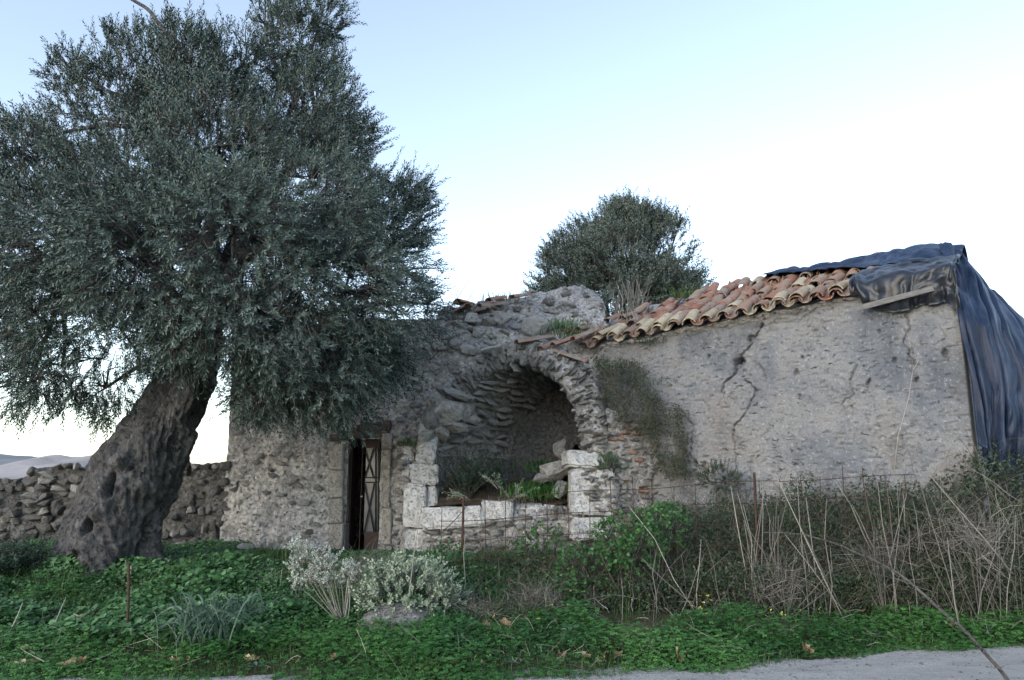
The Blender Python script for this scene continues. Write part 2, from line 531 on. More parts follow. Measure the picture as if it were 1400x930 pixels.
M = dict(
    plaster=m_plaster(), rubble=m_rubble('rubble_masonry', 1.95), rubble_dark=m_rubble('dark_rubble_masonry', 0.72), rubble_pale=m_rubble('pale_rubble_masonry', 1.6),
    stone=m_stone('grey_field_stone', [(0.27, 0.272, 0.275), (0.42, 0.415, 0.405), (0.33, 0.33, 0.33), (0.50, 0.495, 0.485), (0.36, 0.345, 0.32)]),
    stone_dark=m_stone('dark_field_stone', [(0.115, 0.115, 0.115), (0.19, 0.19, 0.19), (0.15, 0.148, 0.145), (0.26, 0.258, 0.255)], 0.4),
    block=m_stone('dressed_limestone', [(0.53, 0.545, 0.56), (0.61, 0.62, 0.63), (0.56, 0.565, 0.565)], 0.45, (0.25, 0.255, 0.265)),
    jamb=m_stone('dressed_sandstone', [(0.27, 0.262, 0.245), (0.33, 0.315, 0.29), (0.29, 0.275, 0.255)], 0.25, (0.17, 0.165, 0.155)),
    tile=m_tile(), cream=m_tile_cream(), bark=m_bark(), road=m_road(), ground=m_ground(), tarp=m_tarp(),
    soil=m_simple('brown_earth', (0.045, 0.036, 0.028), (0.13, 0.105, 0.08), 9, 0.97, 0.03, 0.1),
    pebble=m_simple('grey_pebble', (0.10, 0.10, 0.10), (0.26, 0.255, 0.25), 9, 0.95, 0.003, 0.1),
    black_sheet=m_simple('black_plastic_sheet', (0.007, 0.009, 0.014), (0.020, 0.025, 0.036), 6, 0.38, 0.02, 0.5),
    twig=m_bark('grey_twig_bark', ((0.09, 0.085, 0.08), (0.16, 0.15, 0.14), (0.24, 0.23, 0.22))),
    rust=m_simple('rusty_steel', (0.030, 0.020, 0.017), (0.075, 0.042, 0.032), 30, 0.85, 0.004),
    door=m_simple('brown_painted_metal', (0.030, 0.018, 0.016), (0.055, 0.032, 0.027), 12, 0.6, 0.003, 0.3),
    iron=m_simple('dark_wrought_iron', (0.012, 0.012, 0.014), (0.03, 0.028, 0.03), 20, 0.55, 0.002, 0.3),
    glass=m_simple('dusty_sky_tint_glass', (0.045, 0.055, 0.070), (0.10, 0.115, 0.14), 5, 0.2, 0.0005, 0.6),  # dirty glass; its bluish grey also holds the reflected sky as colour
    white=m_simple('worn_white_metal', (0.55, 0.55, 0.54), (0.7, 0.7, 0.69), 20, 0.4, 0.001, 0.5),
    oldwood=m_simple('cracked_old_timber', (0.035, 0.028, 0.026), (0.115, 0.095, 0.085), 7, 0.9, 0.03, 0.15, (1, 1, 7)),
    plank=m_simple('grey_weathered_plank', (0.10, 0.10, 0.105), (0.19, 0.185, 0.18), 8, 0.85, 0.01, 0.2, (1, 1, 6)),
    dark_room=m_simple('dark_inner_wall', (0.05, 0.046, 0.042), (0.09, 0.083, 0.075), 3, 0.95, 0.02),  # very dark brown tone for the room ceiling
    olive=m_leaf('olive_leaf', [(0.0, (0.008, 0.020, 0.017)), (0.35, (0.020, 0.043, 0.035)), (0.7, (0.050, 0.090, 0.072)), (1.0, (0.155, 0.215, 0.180))], 0.45, (0.105, 0.150, 0.136), 0.06),
    olive_far=m_leaf('distant_olive_leaf', [(0.0, (0.015, 0.030, 0.020)), (0.4, (0.038, 0.065, 0.045)), (0.75, (0.080, 0.115, 0.085)), (1.0, (0.155, 0.195, 0.150))], 0.5, (0.125, 0.155, 0.130), 0.06),
    clover=m_leaf('bright_clover_leaf', [(0.0, (0.022, 0.070, 0.020)), (0.5, (0.045, 0.145, 0.033)), (1.0, (0.11, 0.25, 0.065))], 0.5, None, 0.2),
    mallow=m_leaf('dark_mallow_leaf', [(0.0, (0.025, 0.070, 0.026)), (0.5, (0.058, 0.150, 0.050)), (1.0, (0.15, 0.27, 0.125))], 0.5, None, 0.15),
    grass=m_leaf('grass_blade', [(0.0, (0.025, 0.060, 0.018)), (0.6, (0.060, 0.120, 0.032)), (0.9, (0.12, 0.15, 0.05)), (1.0, (0.30, 0.25, 0.14))], 0.6, None, 0.15),
    dry=m_leaf('dry_straw', [(0.0, (0.070, 0.066, 0.060)), (0.5, (0.165, 0.157, 0.142)), (0.85, (0.30, 0.285, 0.255)), (1.0, (0.43, 0.41, 0.37))], 0.8, None, 0.0, 0.15),
    bramble=m_leaf('bramble_leaf', [(0.0, (0.010, 0.022, 0.011)), (0.5, (0.024, 0.052, 0.022)), (0.85, (0.055, 0.098, 0.042)), (1.0, (0.085, 0.085, 0.045))], 0.55, (0.055, 0.080, 0.052), 0.1),
    bright_bramble=m_leaf('fresh_bramble_leaf', [(0.0, (0.022, 0.07, 0.02)), (0.5, (0.045, 0.125, 0.04)), (1.0, (0.09, 0.20, 0.075))], 0.5, None, 0.15),
    sage=m_leaf('grey_green_sage_leaf', [(0.0, (0.10, 0.14, 0.095)), (0.5, (0.22, 0.285, 0.20)), (0.92, (0.36, 0.43, 0.33)), (1.0, (0.40, 0.34, 0.18))], 0.75, (0.32, 0.385, 0.29), 0.1),
    silver=m_leaf('silvery_white_leaf', [(0.0, (0.20, 0.23, 0.20)), (0.5, (0.42, 0.47, 0.42)), (1.0, (0.60, 0.64, 0.59))], 0.8, (0.50, 0.54, 0.48), 0.1),
    spurge=m_leaf('dark_spurge_leaf', [(0.0, (0.012, 0.032, 0.018)), (0.6, (0.030, 0.062, 0.040)), (1.0, (0.07, 0.115, 0.075))], 0.55, (0.055, 0.085, 0.06), 0.1),
    bluegreen=m_leaf('blue_green_strap_leaf', [(0.0, (0.035, 0.075, 0.052)), (0.6, (0.065, 0.115, 0.085)), (1.0, (0.12, 0.18, 0.14))], 0.5, None, 0.1),
    brown_leaf=m_leaf('curled_brown_leaf', [(0.0, (0.13, 0.080, 0.050)), (0.5, (0.25, 0.165, 0.105)), (1.0, (0.42, 0.32, 0.23))], 0.85, (0.36, 0.28, 0.20), 0.0, 0.15),
    dryweed=m_leaf('dry_brown_creeper', [(0.0, (0.032, 0.032, 0.024)), (0.5, (0.070, 0.066, 0.050)), (0.9, (0.125, 0.118, 0.092)), (1.0, (0.07, 0.10, 0.05))], 0.85, None, 0.0, 0.15),
    yellow=m_leaf('yellow_petal', [(0.0, (0.55, 0.52, 0.06)), (1.0, (0.72, 0.70, 0.16))], 0.6, None, 0.15),
    hill=m_simple('sun_pink_rocky_hill', (0.22, 0.205, 0.20), (0.42, 0.375, 0.355), 0.012, 0.95, 0.5, 0.1),  # pinkish sunlight on the rock is put into its base colour
    hill_far=m_simple('hazy_scrub_hill', (0.15, 0.165, 0.175), (0.22, 0.225, 0.23), 0.01, 0.95, 0.5, 0.1),  # scrub colour shifted to blue grey in place of distance haze
)

# ------------------------------------------------------------------ ground, road, hills
def graded(a, b, fine0, fine1, step, grow=1.35):
    mid = list(np.arange(fine0, fine1, step))
    up, s, x = [], step, fine1
    while x < b:
        up.append(x); s *= grow; x += s
    up.append(b)
    dn, s, x = [], step, fine0 - step
    while x > a:
        dn.append(x); s *= grow; x -= s
    dn.append(a)
    return np.array(dn[::-1] + mid + up)

gx = graded(-3000, 3000, -9, 9, 0.10)
gy = graded(-400, 5000, 2.0, 18, 0.10)
X, Yg = np.meshgrid(gx, gy)
Z = gz(X, Yg)
me = mesh_from('ground', np.stack([X, Yg, Z], -1).reshape(-1, 3), grid_faces(len(gx), len(gy)), None, M['ground'], True)
tag(mobj('ground', me), 'weedy earth bank rising from the dirt road to the ruined house', kind='structure')

# dirt road: a sheet 6 mm above the ground that ends in a ragged edge along the verge
rx = np.concatenate([np.linspace(-60, -9, 40), np.arange(-8.9, 9, 0.025), np.linspace(9.1, 60, 40)])
nv = 34
edge = road_edge(rx) + 0.22 + 0.30 * fbm(np.stack([rx * 2.1, rx * 0, rx * 0], -1), 6, 8, .65) + 0.04
tv = np.linspace(0, 1, nv)[:, None]
RY = 1.8 * (1 - tv) + edge[None] * tv
RX = np.broadcast_to(rx[None], RY.shape)
RZ = gz(RX, RY) + 0.006 + 0.012 * np.maximum(0, fbm(np.stack([RX, RY * 2, RX * 0], -1) * 1.5, 3, 21))
RZ[-1] -= 0.02
me = mesh_from('dirt_road', np.stack([RX, RY, RZ], -1).reshape(-1, 3), grid_faces(len(rx), nv), None, M['road'], True)
tag(mobj('dirt_road', me), 'pale dirt road along the foot of the grassy bank', kind='structure')

def hill(name, dist, pts, mat, label, depth, seed):
    """ridge polyline in photo pixels, its own distance and a real slope down to the plain"""
    px = np.linspace(pts[0][0], pts[-1][0], 160)
    py = np.interp(px, [p[0] for p in pts], [p[1] for p in pts])
    top = np.array([tuple(at(a, b, dist)) for a, b in zip(px, py)])
    top[:, 2] += 2.4 * dist / 800 * fbm(np.stack([px * .06, px * 0, px * 0], -1), 4, seed)
    rows = []
    for k, (f, dy) in enumerate(((0, -depth), (.25, -depth * .7), (.5, -depth * .42), (.78, -depth * .18), (.93, -depth * .06), (1, 0), (.9, depth * .2), (0, depth))):
        r = top.copy()
        r[:, 2] = -2 + (top[:, 2] + 2) * f
        r[:, 1] += dy
        r[:, 2] += dist / 800 * 3 * f * (1 - f) * 4 * fbm(np.stack([px * .05, px * 0 + k * .7, px * 0], -1), 3, seed + 4)
        rows.append(r)
    me = mesh_from(name, np.concatenate(rows), grid_faces(160, len(rows)), None, mat, True)
    tag(mobj(name, me), label, kind='structure')

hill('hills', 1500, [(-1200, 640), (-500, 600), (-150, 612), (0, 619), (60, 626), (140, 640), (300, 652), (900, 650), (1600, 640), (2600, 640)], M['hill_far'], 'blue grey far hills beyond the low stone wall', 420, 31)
hill('rocky_hills', 900, [(-900, 655), (-60, 652), (0, 642), (30, 634), (55, 626), (78, 620), (100, 624), (128, 622), (170, 632), (240, 645), (500, 655), (1500, 655)], M['hill'], 'pale pinkish rocky hills seen left of the olive trunk', 230, 47)

# ------------------------------------------------------------------ stone kit
def hull_mesh(name, mat, seed, n=18, boxy=0.6):
    r = random.Random(seed)
    bm = bmesh.new()
    for _ in range(n):
        d = Vector((r.gauss(0, 1), r.gauss(0, 1), r.gauss(0, 1))).normalized()
        m = max(abs(d.x), abs(d.y), abs(d.z))
        d = d * ((1 - boxy) + boxy / m) * r.uniform(.85, 1.0)
        bm.verts.new(d * .5)
    bmesh.ops.convex_hull(bm, input=list(bm.verts))
    for v in [v for v in bm.verts if not v.link_faces]: bm.verts.remove(v)
    me = bpy.data.meshes.new(name)
    bm.to_mesh(me); bm.free()
    me.materials.append(mat)
    return me

def rock_mesh(name, mat, seed, sub=4):
    bm = bmesh.new()
    bmesh.ops.create_icosphere(bm, subdivisions=sub, radius=.5)
    co = np.array([tuple(v.co) for v in bm.verts])
    q = unit(co) / np.abs(unit(co)).max(1, keepdims=True)
    co = co * .55 + q * .5 * .40
    d = 1 + .30 * fbm(co * 2.2 + seed * 5.1, 3, seed) + .12 * fbm(co * 7 + seed, 3, seed + 3)
    co = co * d[:, None]
    rg = np.random.default_rng(seed)
    for _ in range(16):                                   # broken faces
        nn = unit(rg.normal(size=3)); dist = rg.uniform(.30, .42)
        ex = np.maximum(0, co @ nn - dist)
        co = co - ex[:, None] * nn[None] * .95
    co = co + unit(co) * (.03 * fbm(co * 9 + seed, 3, seed + 8))[:, None]
    for v, c in zip(bm.verts, co): v.co = Vector(c)
    me = bpy.data.meshes.new(name); bm.to_mesh(me); bm.free()
    me.materials.append(mat)
    return me
STONES = {k: [hull_mesh('stone', M[k], s + 100 * i, 18) for s in range(10)] for i, k in enumerate(('stone', 'stone_dark', 'block'))}
BRICK = [hull_mesh('brick', M['tile'], 500 + s, 20, 0.9) for s in range(3)]
ROCKS = [rock_mesh('stone', M['stone'], 40 + s) for s in range(6)]
SLABS = [hull_mesh('slab', M['block'], 300 + s, 20, 0.9) for s in range(8)]

def frame_mat(x, y, z):
    return Matrix((x, y, z)).transposed().to_euler()

def put(name, me, parent, loc, rot, scale):
    o = bpy.data.objects.new(name, me)
    link(o, parent, loc)
    o.rotation_euler = rot
    o.scale = scale
    return o

def put_stone(parent, loc, size, kind='stone', rot=None, name='stone'):
    me = random.choice(STONES[kind])
    if rot is None: rot = Euler((random.uniform(-.3, .3), random.uniform(-.3, .3), random.uniform(-.5, .5)))
    return put(name, me, parent, loc, rot, size)

def block_mesh(name, size, mat, bevel=0.02, jit=0.012, seed=0):
    """dressed block: box with worn edges and uneven faces; origin at its centre"""
    r = random.Random(seed)
    bm = bmesh.new()
    bmesh.ops.create_cube(bm, size=1)
    for v in bm.verts:
        v.co = Vector((v.co.x * size[0], v.co.y * size[1], v.co.z * size[2])) + Vector((r.uniform(-jit, jit), r.uniform(-jit, jit), r.uniform(-jit, jit)))
    rough = jit > .008
    bmesh.ops.bevel(bm, geom=list(bm.edges), offset=min(bevel, min(size) * .3), segments=2 if rough else 1, affect='EDGES')
    if rough:
        long_e = [e for e in bm.edges if e.calc_length() > .12]
        bmesh.ops.subdivide_edges(bm, edges=long_e, cuts=4, use_grid_fill=True)
        co = np.array([tuple(v.co) for v in bm.verts])
        o1 = fbm(co * 5 + seed * 3.7, 3, seed); o2 = fbm(co * 14 + seed * 1.7, 2, seed + 5)
        for v, a_, b_ in zip(bm.verts, o1, o2):
            v.co += v.co.normalized() * (a_ * .035 + b_ * .014)
    for v in bm.verts:
        v.co += Vector((r.uniform(-jit, jit), r.uniform(-jit, jit), r.uniform(-jit, jit))) * .3
    me = bpy.data.meshes.new(name)
    bm.to_mesh(me); bm.free()
    me.materials.append(mat)
    return me

_bs = [0]
def block_px(name, parent, x0, x1, y0, y1, Y, depth, mat, rotz=0.0, bevel=0.02, tilt=0.0, jit=0.012):
    """a block whose front face fills a photo rectangle at distance Y"""
    a = at(x0, y1, Y); b = at(x1, y0, Y)
    w, h = b.x - a.x, b.z - a.z
    _bs[0] += 1
    me = block_mesh(name, (w, depth, h), mat, bevel, jit, _bs[0])
    o = bpy.data.objects.new(name, me)
    link(o, parent, ((a.x + b.x) / 2, Y + depth / 2, (a.z + b.z) / 2))
    o.rotation_euler = (0, tilt, rotz)
    return o

def pip(poly, x, z):
    """points in polygon, vectorised"""
    inside = np.zeros(x.shape, bool)
    n = len(poly)
    for i in range(n):
        x0, z0 = poly[i]; x1, z1 = poly[(i + 1) % n]
        c = ((z0 > z) != (z1 > z)) & (x < (x1 - x0) * (z - z0) / (z1 - z0 + 1e-12) + x0)
        inside ^= c
    return inside

def wall_sheet(name, P0, P1, ztop, zbot, res, disp, mat, parent, hole=None, thick=0.5, smooth=True):
    """wall of real thickness between two plan points: relief on its face, returns at top and ends"""
    P0 = np.array(P0, float); P1 = np.array(P1, float)
    Lw = np.linalg.norm(P1 - P0)
    d = (P1 - P0) / Lw
    nrm = np.array([d[1], -d[0]])                      # faces the camera
    ns = int(Lw / res) + 1; nz = int(4.2 / res)
    s = np.linspace(0, Lw, ns)
    s = np.concatenate([[0], s, [Lw]])
    off_s = np.concatenate([[-thick], np.zeros(ns), [-thick]])
    tz = np.concatenate([np.linspace(0, 1, nz), [1]])
    off_z = np.concatenate([np.zeros(nz), [-thick]])
    S, T = np.meshgrid(s, tz)
    top = ztop(s)
    Z = zbot + (top[None] - zbot) * T
    O = np.minimum(off_s[None], off_z[:, None])
    P = np.stack([P0[0] + d[0] * S, P0[1] + d[1] * S, Z], -1)
    dd = np.where(O < 0, 0, disp(S, Z, P))
    O = O + dd
    P[..., 0] += nrm[0] * O; P[..., 1] += nrm[1] * O
    Q = grid_faces(len(s), len(tz))
    V = P.reshape(-1, 3)
    if hole is not None:
        c = V[Q].mean(1)
        Q = Q[~hole(c)]
    me = mesh_from(name, V, Q, None, mat, smooth)
    o = mobj(name, me, parent)
    return o, (lambda ss, zz, out=0.0: Vector((P0[0] + d[0] * ss + nrm[0] * out, P0[1] + d[1] * ss + nrm[1] * out, zz))), Vector((d[0], d[1], 0)), Vector((nrm[0], nrm[1], 0))

def rough_disp(seed, a1=0.05, a2=0.03, a3=0.012):
    def f(S, Z, P):
        q = np.stack([S, Z, S * 0 + seed], -1)
        r = a1 * fbm(q * 1.2, 3, seed) + a2 * fbm(q * 5, 3, seed + 9)
        r = r + a3 * fbm(q * 18, 2, seed + 20)
        lump = vnoise(q * np.array([7, 9, 1]), seed + 31)
        return r + 0.02 * np.abs(lump)
    return f

def seg_dist(x, z, pts):
    d = np.full(x.shape, 1e9)
    for (x0, z0), (x1, z1) in zip(pts[:-1], pts[1:]):
        vx, vz = x1 - x0, z1 - z0
        t = np.clip(((x - x0) * vx + (z - z0) * vz) / (vx * vx + vz * vz + 1e-9), 0, 1)
        d = np.minimum(d, np.hypot(x - x0 - t * vx, z - z0 - t * vz))
    return d

# ------------------------------------------------------------------ the house
FL = at(305, 700, 13.2); FR = Vector((1.55, 12.75, 0))         # left facade, plan
WA = Vector((1.45, 12.65, 0)); WB = Vector((5.72, 9.6, 0))       # plastered wall, plan
house = thing('stone_house', 'ruined stone house with rough plastered walls and sagging terracotta tile roof', 'house', (FL.x, FL.y, 0.3))

# vault of the niche (profile swept along AX), used for the hole in the facade too
AX = np.array([0.55, 0.835, 0.0])
VC = [(596, 745, 12.72), (595, 700, 12.75), (596, 640, 12.8), (602, 600, 12.85), (618, 566, 12.9), (646, 533, 12.9), (676, 508, 12.85), (706, 493, 12.7), (735, 500, 12.5), (762, 521, 12.32), (782, 550, 12.2), (794, 585, 12.1), (799, 620, 12.05), (801, 680, 12.0), (802, 745, 12.0)]
VCp = np.array([tuple(at(*p)) for p in VC])
def along_axis_to(p, Y=12.5):
    t = (p[..., 1] - Y) / AX[1]
    return p[..., 0] - AX[0] * t, p[..., 2]
_vx, _vz = along_axis_to(VCp)
VPOLY = list(zip(_vx, _vz))

# door opening in facade coordinates
DOOR0 = at(470, 758, 13.05); DOOR1 = at(522, 600, 13.05)
def facade_hole(c):
    x, z = along_axis_to(c)
    h = pip(VPOLY, x, z)
    d = (c[:, 0] > DOOR0.x) & (c[:, 0] < DOOR1.x) & (c[:, 2] < DOOR1.z) & (c[:, 2] > 0.2)
    return h | d
fac_len = (FR - Vector((FL.x, FL.y, 0))).length
def fac_top(s):
    x = FL.x + s / fac_len * (FR.x - FL.x)
    z = np.interp(x, [FL.x, -3.2, -1.5, -0.9, -0.2, 0.3, 1.0, 1.6], [4.30, 4.35, 4.38, 4.30, 4.15, 4.05, 3.95, 3.95])
    return z + 0.06 * fbm(np.stack([x * 3, x * 0, x * 0], -1), 3, 4)
front, FP, FD, FN = wall_sheet('front_wall', (FL.x, FL.y), (FR.x, FR.y), fac_top, 0.1, 0.028, rough_disp(3, 0.06, 0.045, 0.016), M['rubble'], house, facade_hole)
front['label'] = 'rough grey rubble facade with the narrow doorway'

# plastered right-hand wall with its cracks as real grooves
wl = (WB - WA).length
wd = (WB - WA).normalized()
def wall_sz(px, py):
    """photo pixel -> (s, z) on the plastered wall"""
    a = at(px, py, 1.0); o = Vector((0, 0, EYE)); r = a - o
    # solve o + k r on the vertical plane through WA along wd
    det = r.x * (-wd.y) - (-wd.x) * r.y
    bx, by = WA.x - o.x, WA.y - o.y
    k = (bx * (-wd.y) - (-wd.x) * by) / det
    p = o + r * k
    return ((p.x - WA.x) * wd.x + (p.y - WA.y) * wd.y, p.z)
CR_TOP = [wall_sz(*p) for p in ((1122, 408), (1116, 424), (1092, 438), (1066, 440), (1042, 444))]
CR_MAIN = [wall_sz(*p) for p in ((1042, 440), (1034, 458), (1026, 472), (1012, 484), (1004, 500), (1003, 512), (990, 523), (986, 535))]
CR_DOWN = [wall_sz(*p) for p in ((1018, 521), (1026, 525), (1033, 530), (1028, 548), (1018, 566), (1002, 586), (1001, 598), (1003, 620), (1008, 642))]
CR_2 = [wall_sz(*p) for p in ((1172, 500), (1160, 520), (1166, 538), (1152, 556))]
CR_3 = [wall_sz(*p) for p in ((940, 560), (948, 590), (944, 622), (958, 640))]
CR_4 = [wall_sz(*p) for p in ((1040, 500), (1046, 512), (1050, 522))]
CR_5 = [wall_sz(*p) for p in ((1240, 430), (1246, 445), (1236, 470), (1252, 500))]
HOLES = [(wall_sz(1026, 463), 0.07), (wall_sz(1008, 496), 0.10), (wall_sz(1011, 492), 0.08), (wall_sz(1088, 508), 0.035), (wall_sz(1222, 491), 0.03), (wall_sz(1095, 491), 0.03), (wall_sz(1292, 482), 0.05), (wall_sz(1253, 517), 0.03), (wall_sz(970, 488), 0.03), (wall_sz(1188, 523), 0.03), (wall_sz(963, 640), 0.08), (wall_sz(985, 640), 0.05), (wall_sz(950, 632), 0.05)]
WOB = 0.045
def plaster_disp(S, Z, P):
    q = np.stack([S, Z, S * 0], -1)
    r = 0.05 * fbm(q * 0.8, 3, 61) + 0.020 * fbm(q * 4, 3, 62) + 0.010 * fbm(q * np.array([11, 22, 1]), 3, 63)
    pit = vnoise(q * np.array([14, 26, 1]), 70)
    r = r - 0.022 * sstep(0.55, 0.8, pit)
    xs = S + WOB * fbm(q * 9, 3, 66); zs = Z + WOB * fbm(q * 9 + 40, 3, 67)
    for pts, w, dp in ((CR_TOP, 0.0095, 0.04), (CR_MAIN, 0.018, 0.13), (CR_DOWN, 0.0115, 0.09), (CR_2, 0.010, 0.05), (CR_3, 0.012, 0.07), (CR_4, 0.009, 0.05), (CR_5, 0.009, 0.05)):
        d = seg_dist(xs, zs, pts)
        r = r - dp * (1 - sstep(w * .35, w, d))
    for (hs, hz), hr in HOLES:
        d = np.hypot(xs - hs, (zs - hz) * 0.8)
        r = r - 0.09 * (1 - sstep(hr * .5, hr, d))
    # slab left of the crack has lifted slightly
    return r + 0.0
def eave_z(s):
    return np.interp(s, [-1.4, 0, 1.0, 2.0, 3.5, 5.3], [3.70, 3.88, 3.97, 4.04, 4.15, 4.24])
def pw_top(s):
    return eave_z(s) - 0.10 + 0.03 * fbm(np.stack([s * 4, s * 0, s * 0], -1), 3, 5)
pwall, PP, PD, PN = wall_sheet('plastered_wall', (WA.x, WA.y), (WB.x, WB.y), pw_top, 0.1, 0.0135, plaster_disp, M['plaster'], house)
pwall['label'] = 'pale cracked plaster wall under the tile eave'

# other walls of the house, rough boxes behind the visible faces
UP = Vector((-PN.x, -PN.y, 0))                           # up-slope of the right-hand roof, in plan
E1 = WB + UP * 3.6
def plain_wall(name, P0, P1, top, mat='rubble', bot=0.1):
    return wall_sheet(name, P0, P1, (lambda s: s * 0 + top), bot, 0.12, rough_disp(8, 0.05, 0.03, 0.0), M[mat], house, thick=0.4)[0]
_w0 = WB + UP * .46 - wd * .08; _w1 = E1 - wd * .08
plain_wall('end_wall', (_w0.x, _w0.y), (_w1.x, _w1.y), 4.0)
B0 = Vector((FL.x - 0.1, 17.4, 0))
plain_wall('rear_wall', (E1.x, E1.y), (1.2, 17.4), 4.2)
plain_wall('rear_wall', (1.2, 17.4), (B0.x, B0.y), 4.2)
plain_wall('side_wall', (B0.x, B0.y), (FL.x + .06, FL.y + 0.45), 4.25)
# ceiling of the left-hand room
cv = [(FL.x + .05, FL.y + .2, 4.0), (FR.x, FR.y + .25, 3.86), (4.2, 15.0, 3.95), (1.4, 17.3, 4.0), (B0.x + .05, 17.3, 4.0)]
me = bpy.data.meshes.new('ceiling'); me.from_pydata(cv, [], [(0, 1, 2, 3, 4)]); me.materials.append(M['dark_room'])
mobj('ceiling', me, house)

# stones showing in the rubble facade
for k in range(230):
    s = random.uniform(0.05, fac_len * .80); z = random.uniform(0.6, 4.25)
    p = FP(s, z, 0)
    c = np.array([[p.x, p.y, p.z]])
    if facade_hole(c)[0] or (DOOR0.x - .45 < p.x < DOOR1.x + .3 and p.z < DOOR1.z + .35): continue
    if z > float(fac_top(np.array([s]))[0]) - .05: continue
    w = random.uniform(.10, .26)
    put_stone(front, FP(s, z, 0.005 - .03 * random.random()), (w, .12, w * random.uniform(.5, .85)), 'stone' if random.random() < .88 else 'stone_dark', Euler((random.uniform(-.2, .2), random.uniform(-.35, .35), math.atan2(FD.y, FD.x) + random.uniform(-.15, .15))))

# ------------------------------------------------------------------ doorway
def jamb_blocks(x0, x1, ys, Y):
    j = None
    for a, b in zip(ys[:-1], ys[1:]):
        e0, e1 = random.uniform(-2, 2), random.uniform(-2, 2)
        block_px('jamb_block', front, x0 + (e0 if x0 < 460 else 0), x1 + (e1 if x0 > 500 else 0), a + .6, b - .6, Y, 0.42, M['jamb'], math.atan2(FD.y, FD.x), 0.014, 0, .007)
jamb_blocks(448, 470.5, [606, 643, 681, 716, 756], 12.95)
jamb_blocks(522, 537, [592, 615, 642, 694, 745, 757], 12.94)
block_px('lintel', front, 452, 498, 592, 601, 12.94, 0.5, M['oldwood'], math.atan2(FD.y, FD.x), 0.01, -0.12, 0.01)
block_px('lintel', front, 488, 536, 578, 590, 12.95, 0.5, M['oldwood'], math.atan2(FD.y, FD.x), 0.01, -0.10, 0.014)
block_px('lintel', front, 462, 534, 588, 599, 12.98, 0.5, M['oldwood'], math.atan2(FD.y, FD.x), 0.008, -0.06, 0.012)

YD = 13.20
door = thing('house_door', 'narrow brown metal door with dusty glass behind crossed iron bars', 'door', at(508, 757, YD))
block_px('door_panel', door, 497, 521.5, 731, 757, YD, 0.04, M['door'], 0, .004, 0, .001)
block_px('door_stile', door, 490, 497, 598, 757, YD - .01, 0.055, M['door'], 0, .005, 0, .001)
block_px('door_stile', door, 520, 523.5, 598, 757, YD - .01, 0.055, M['door'], 0, .005, 0, .001)
block_px('door_rail', door, 497, 520, 727, 731.5, YD - .012, 0.055, M['door'], 0, .004, 0, .001)
block_px('door_rail', door, 497, 520, 600, 612, YD - .012, 0.055, M['door'], 0, .004, 0, .001)
block_px('glass_pane', door, 497, 520, 612, 727, YD + .03, 0.008, M['glass'], 0, .001, 0, .0)
def bar(x0, y0, x1, y1, r=.011):
    a = Acc(); a.tube([at(x0, y0, YD - .02), at(x1, y1, YD - .02)], r, 6); a.build('iron_bar', M['iron'], door)
for q in ((498, 613, 511, 654), (511, 613, 498, 654), (498, 661, 511.5, 727), (511.5, 661, 498, 727), (513.5, 612, 513.5, 727), (517.5, 612, 517.5, 727), (497, 653, 521, 653), (497, 659.5, 521, 659.5)):
    bar(*q)
a = Acc(); a.tube([at(493, 679, YD - .03), at(493, 679, YD - .08), at(496, 678.5, YD - .085)], .009, 6); a.build('door_handle', M['white'], door)
# second leaf, swung open into the dark room
leaf = thing('open_door_leaf', 'dark second door leaf standing open inside the doorway', 'door', at(472, 757, 13.3))
a0 = at(471.5, 757, 13.25); h = at(471.5, 602, 13.25).z - a0.z
me = block_mesh('door_leaf', (.04, .42, h), M['door'], .004, .001, 3)
mobj('door_leaf', me, leaf, (a0.x + .035, 13.25 + .26, a0.z + h / 2))

# ------------------------------------------------------------------ the vaulted niche
niche = thing('vaulted_niche', 'broken stone vault of a ruined niche open to the front beside the doorway', 'ruin', (VCp[0][0], 12.4, .4))
NT_ = 90
tt = np.linspace(0, 1, NT_)
arc = np.concatenate([[0], np.cumsum(np.linalg.norm(np.diff(VCp, axis=0), axis=1))]); ARC_L = arc[-1]; arc = arc / arc[-1]
def vault_pt(t):
    t = np.asarray(t, float)
    return np.stack([np.interp(t, arc, VCp[:, k]) for k in range(3)], -1)
_vc = vault_pt(tt)
for _ in range(3):
    _vc[1:-1] = (_vc[:-2] + 2 * _vc[1:-1] + _vc[2:]) / 4
def vault_s(t):
    return np.stack([np.interp(t, tt, _vc[:, k]) for k in range(3)], -1)
cen = np.array([np.interp(12.5, [12, 13], [0.1, 0.1]), 12.5, 2.1])
VL = 2.2
nz_ = 46
ln = np.linspace(0, VL, nz_)
base = vault_s(tt)
Pv = base[None] + AX[None, None] * ln[:, None, None]
axisc = np.stack([0.02 + AX[0] * (Pv[..., 1] - 12.5) / AX[1], Pv[..., 1], np.full(Pv.shape[:2], 1.95)], -1)
outw = unit(Pv - axisc); outw[..., 1] *= .2
q = np.stack([np.broadcast_to(tt[None] * ARC_L, Pv.shape[:2]), np.broadcast_to(ln[:, None], Pv.shape[:2]), np.zeros(Pv.shape[:2])], -1)
Pv = Pv + outw * (0.03 + 0.04 * fbm(q * 4, 3, 77))[..., None]
me = mesh_from('vault', Pv.reshape(-1, 3), grid_faces(NT_, nz_), None, M['rubble'], True)
vault = mobj('vault', me, niche)
# back wall of the niche
bk = Pv[-1]
ctr = bk.mean(0)
nr = 14
rows = [bk + (ctr - bk) * k / nr for k in range(nr + 1)]
Pb = np.array(rows)
Pb[..., 1] += 0.06 * fbm(Pb * 3.0, 3, 15) - .02
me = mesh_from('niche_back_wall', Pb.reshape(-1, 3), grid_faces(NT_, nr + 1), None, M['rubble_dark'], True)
mobj('niche_back_wall', me, niche)
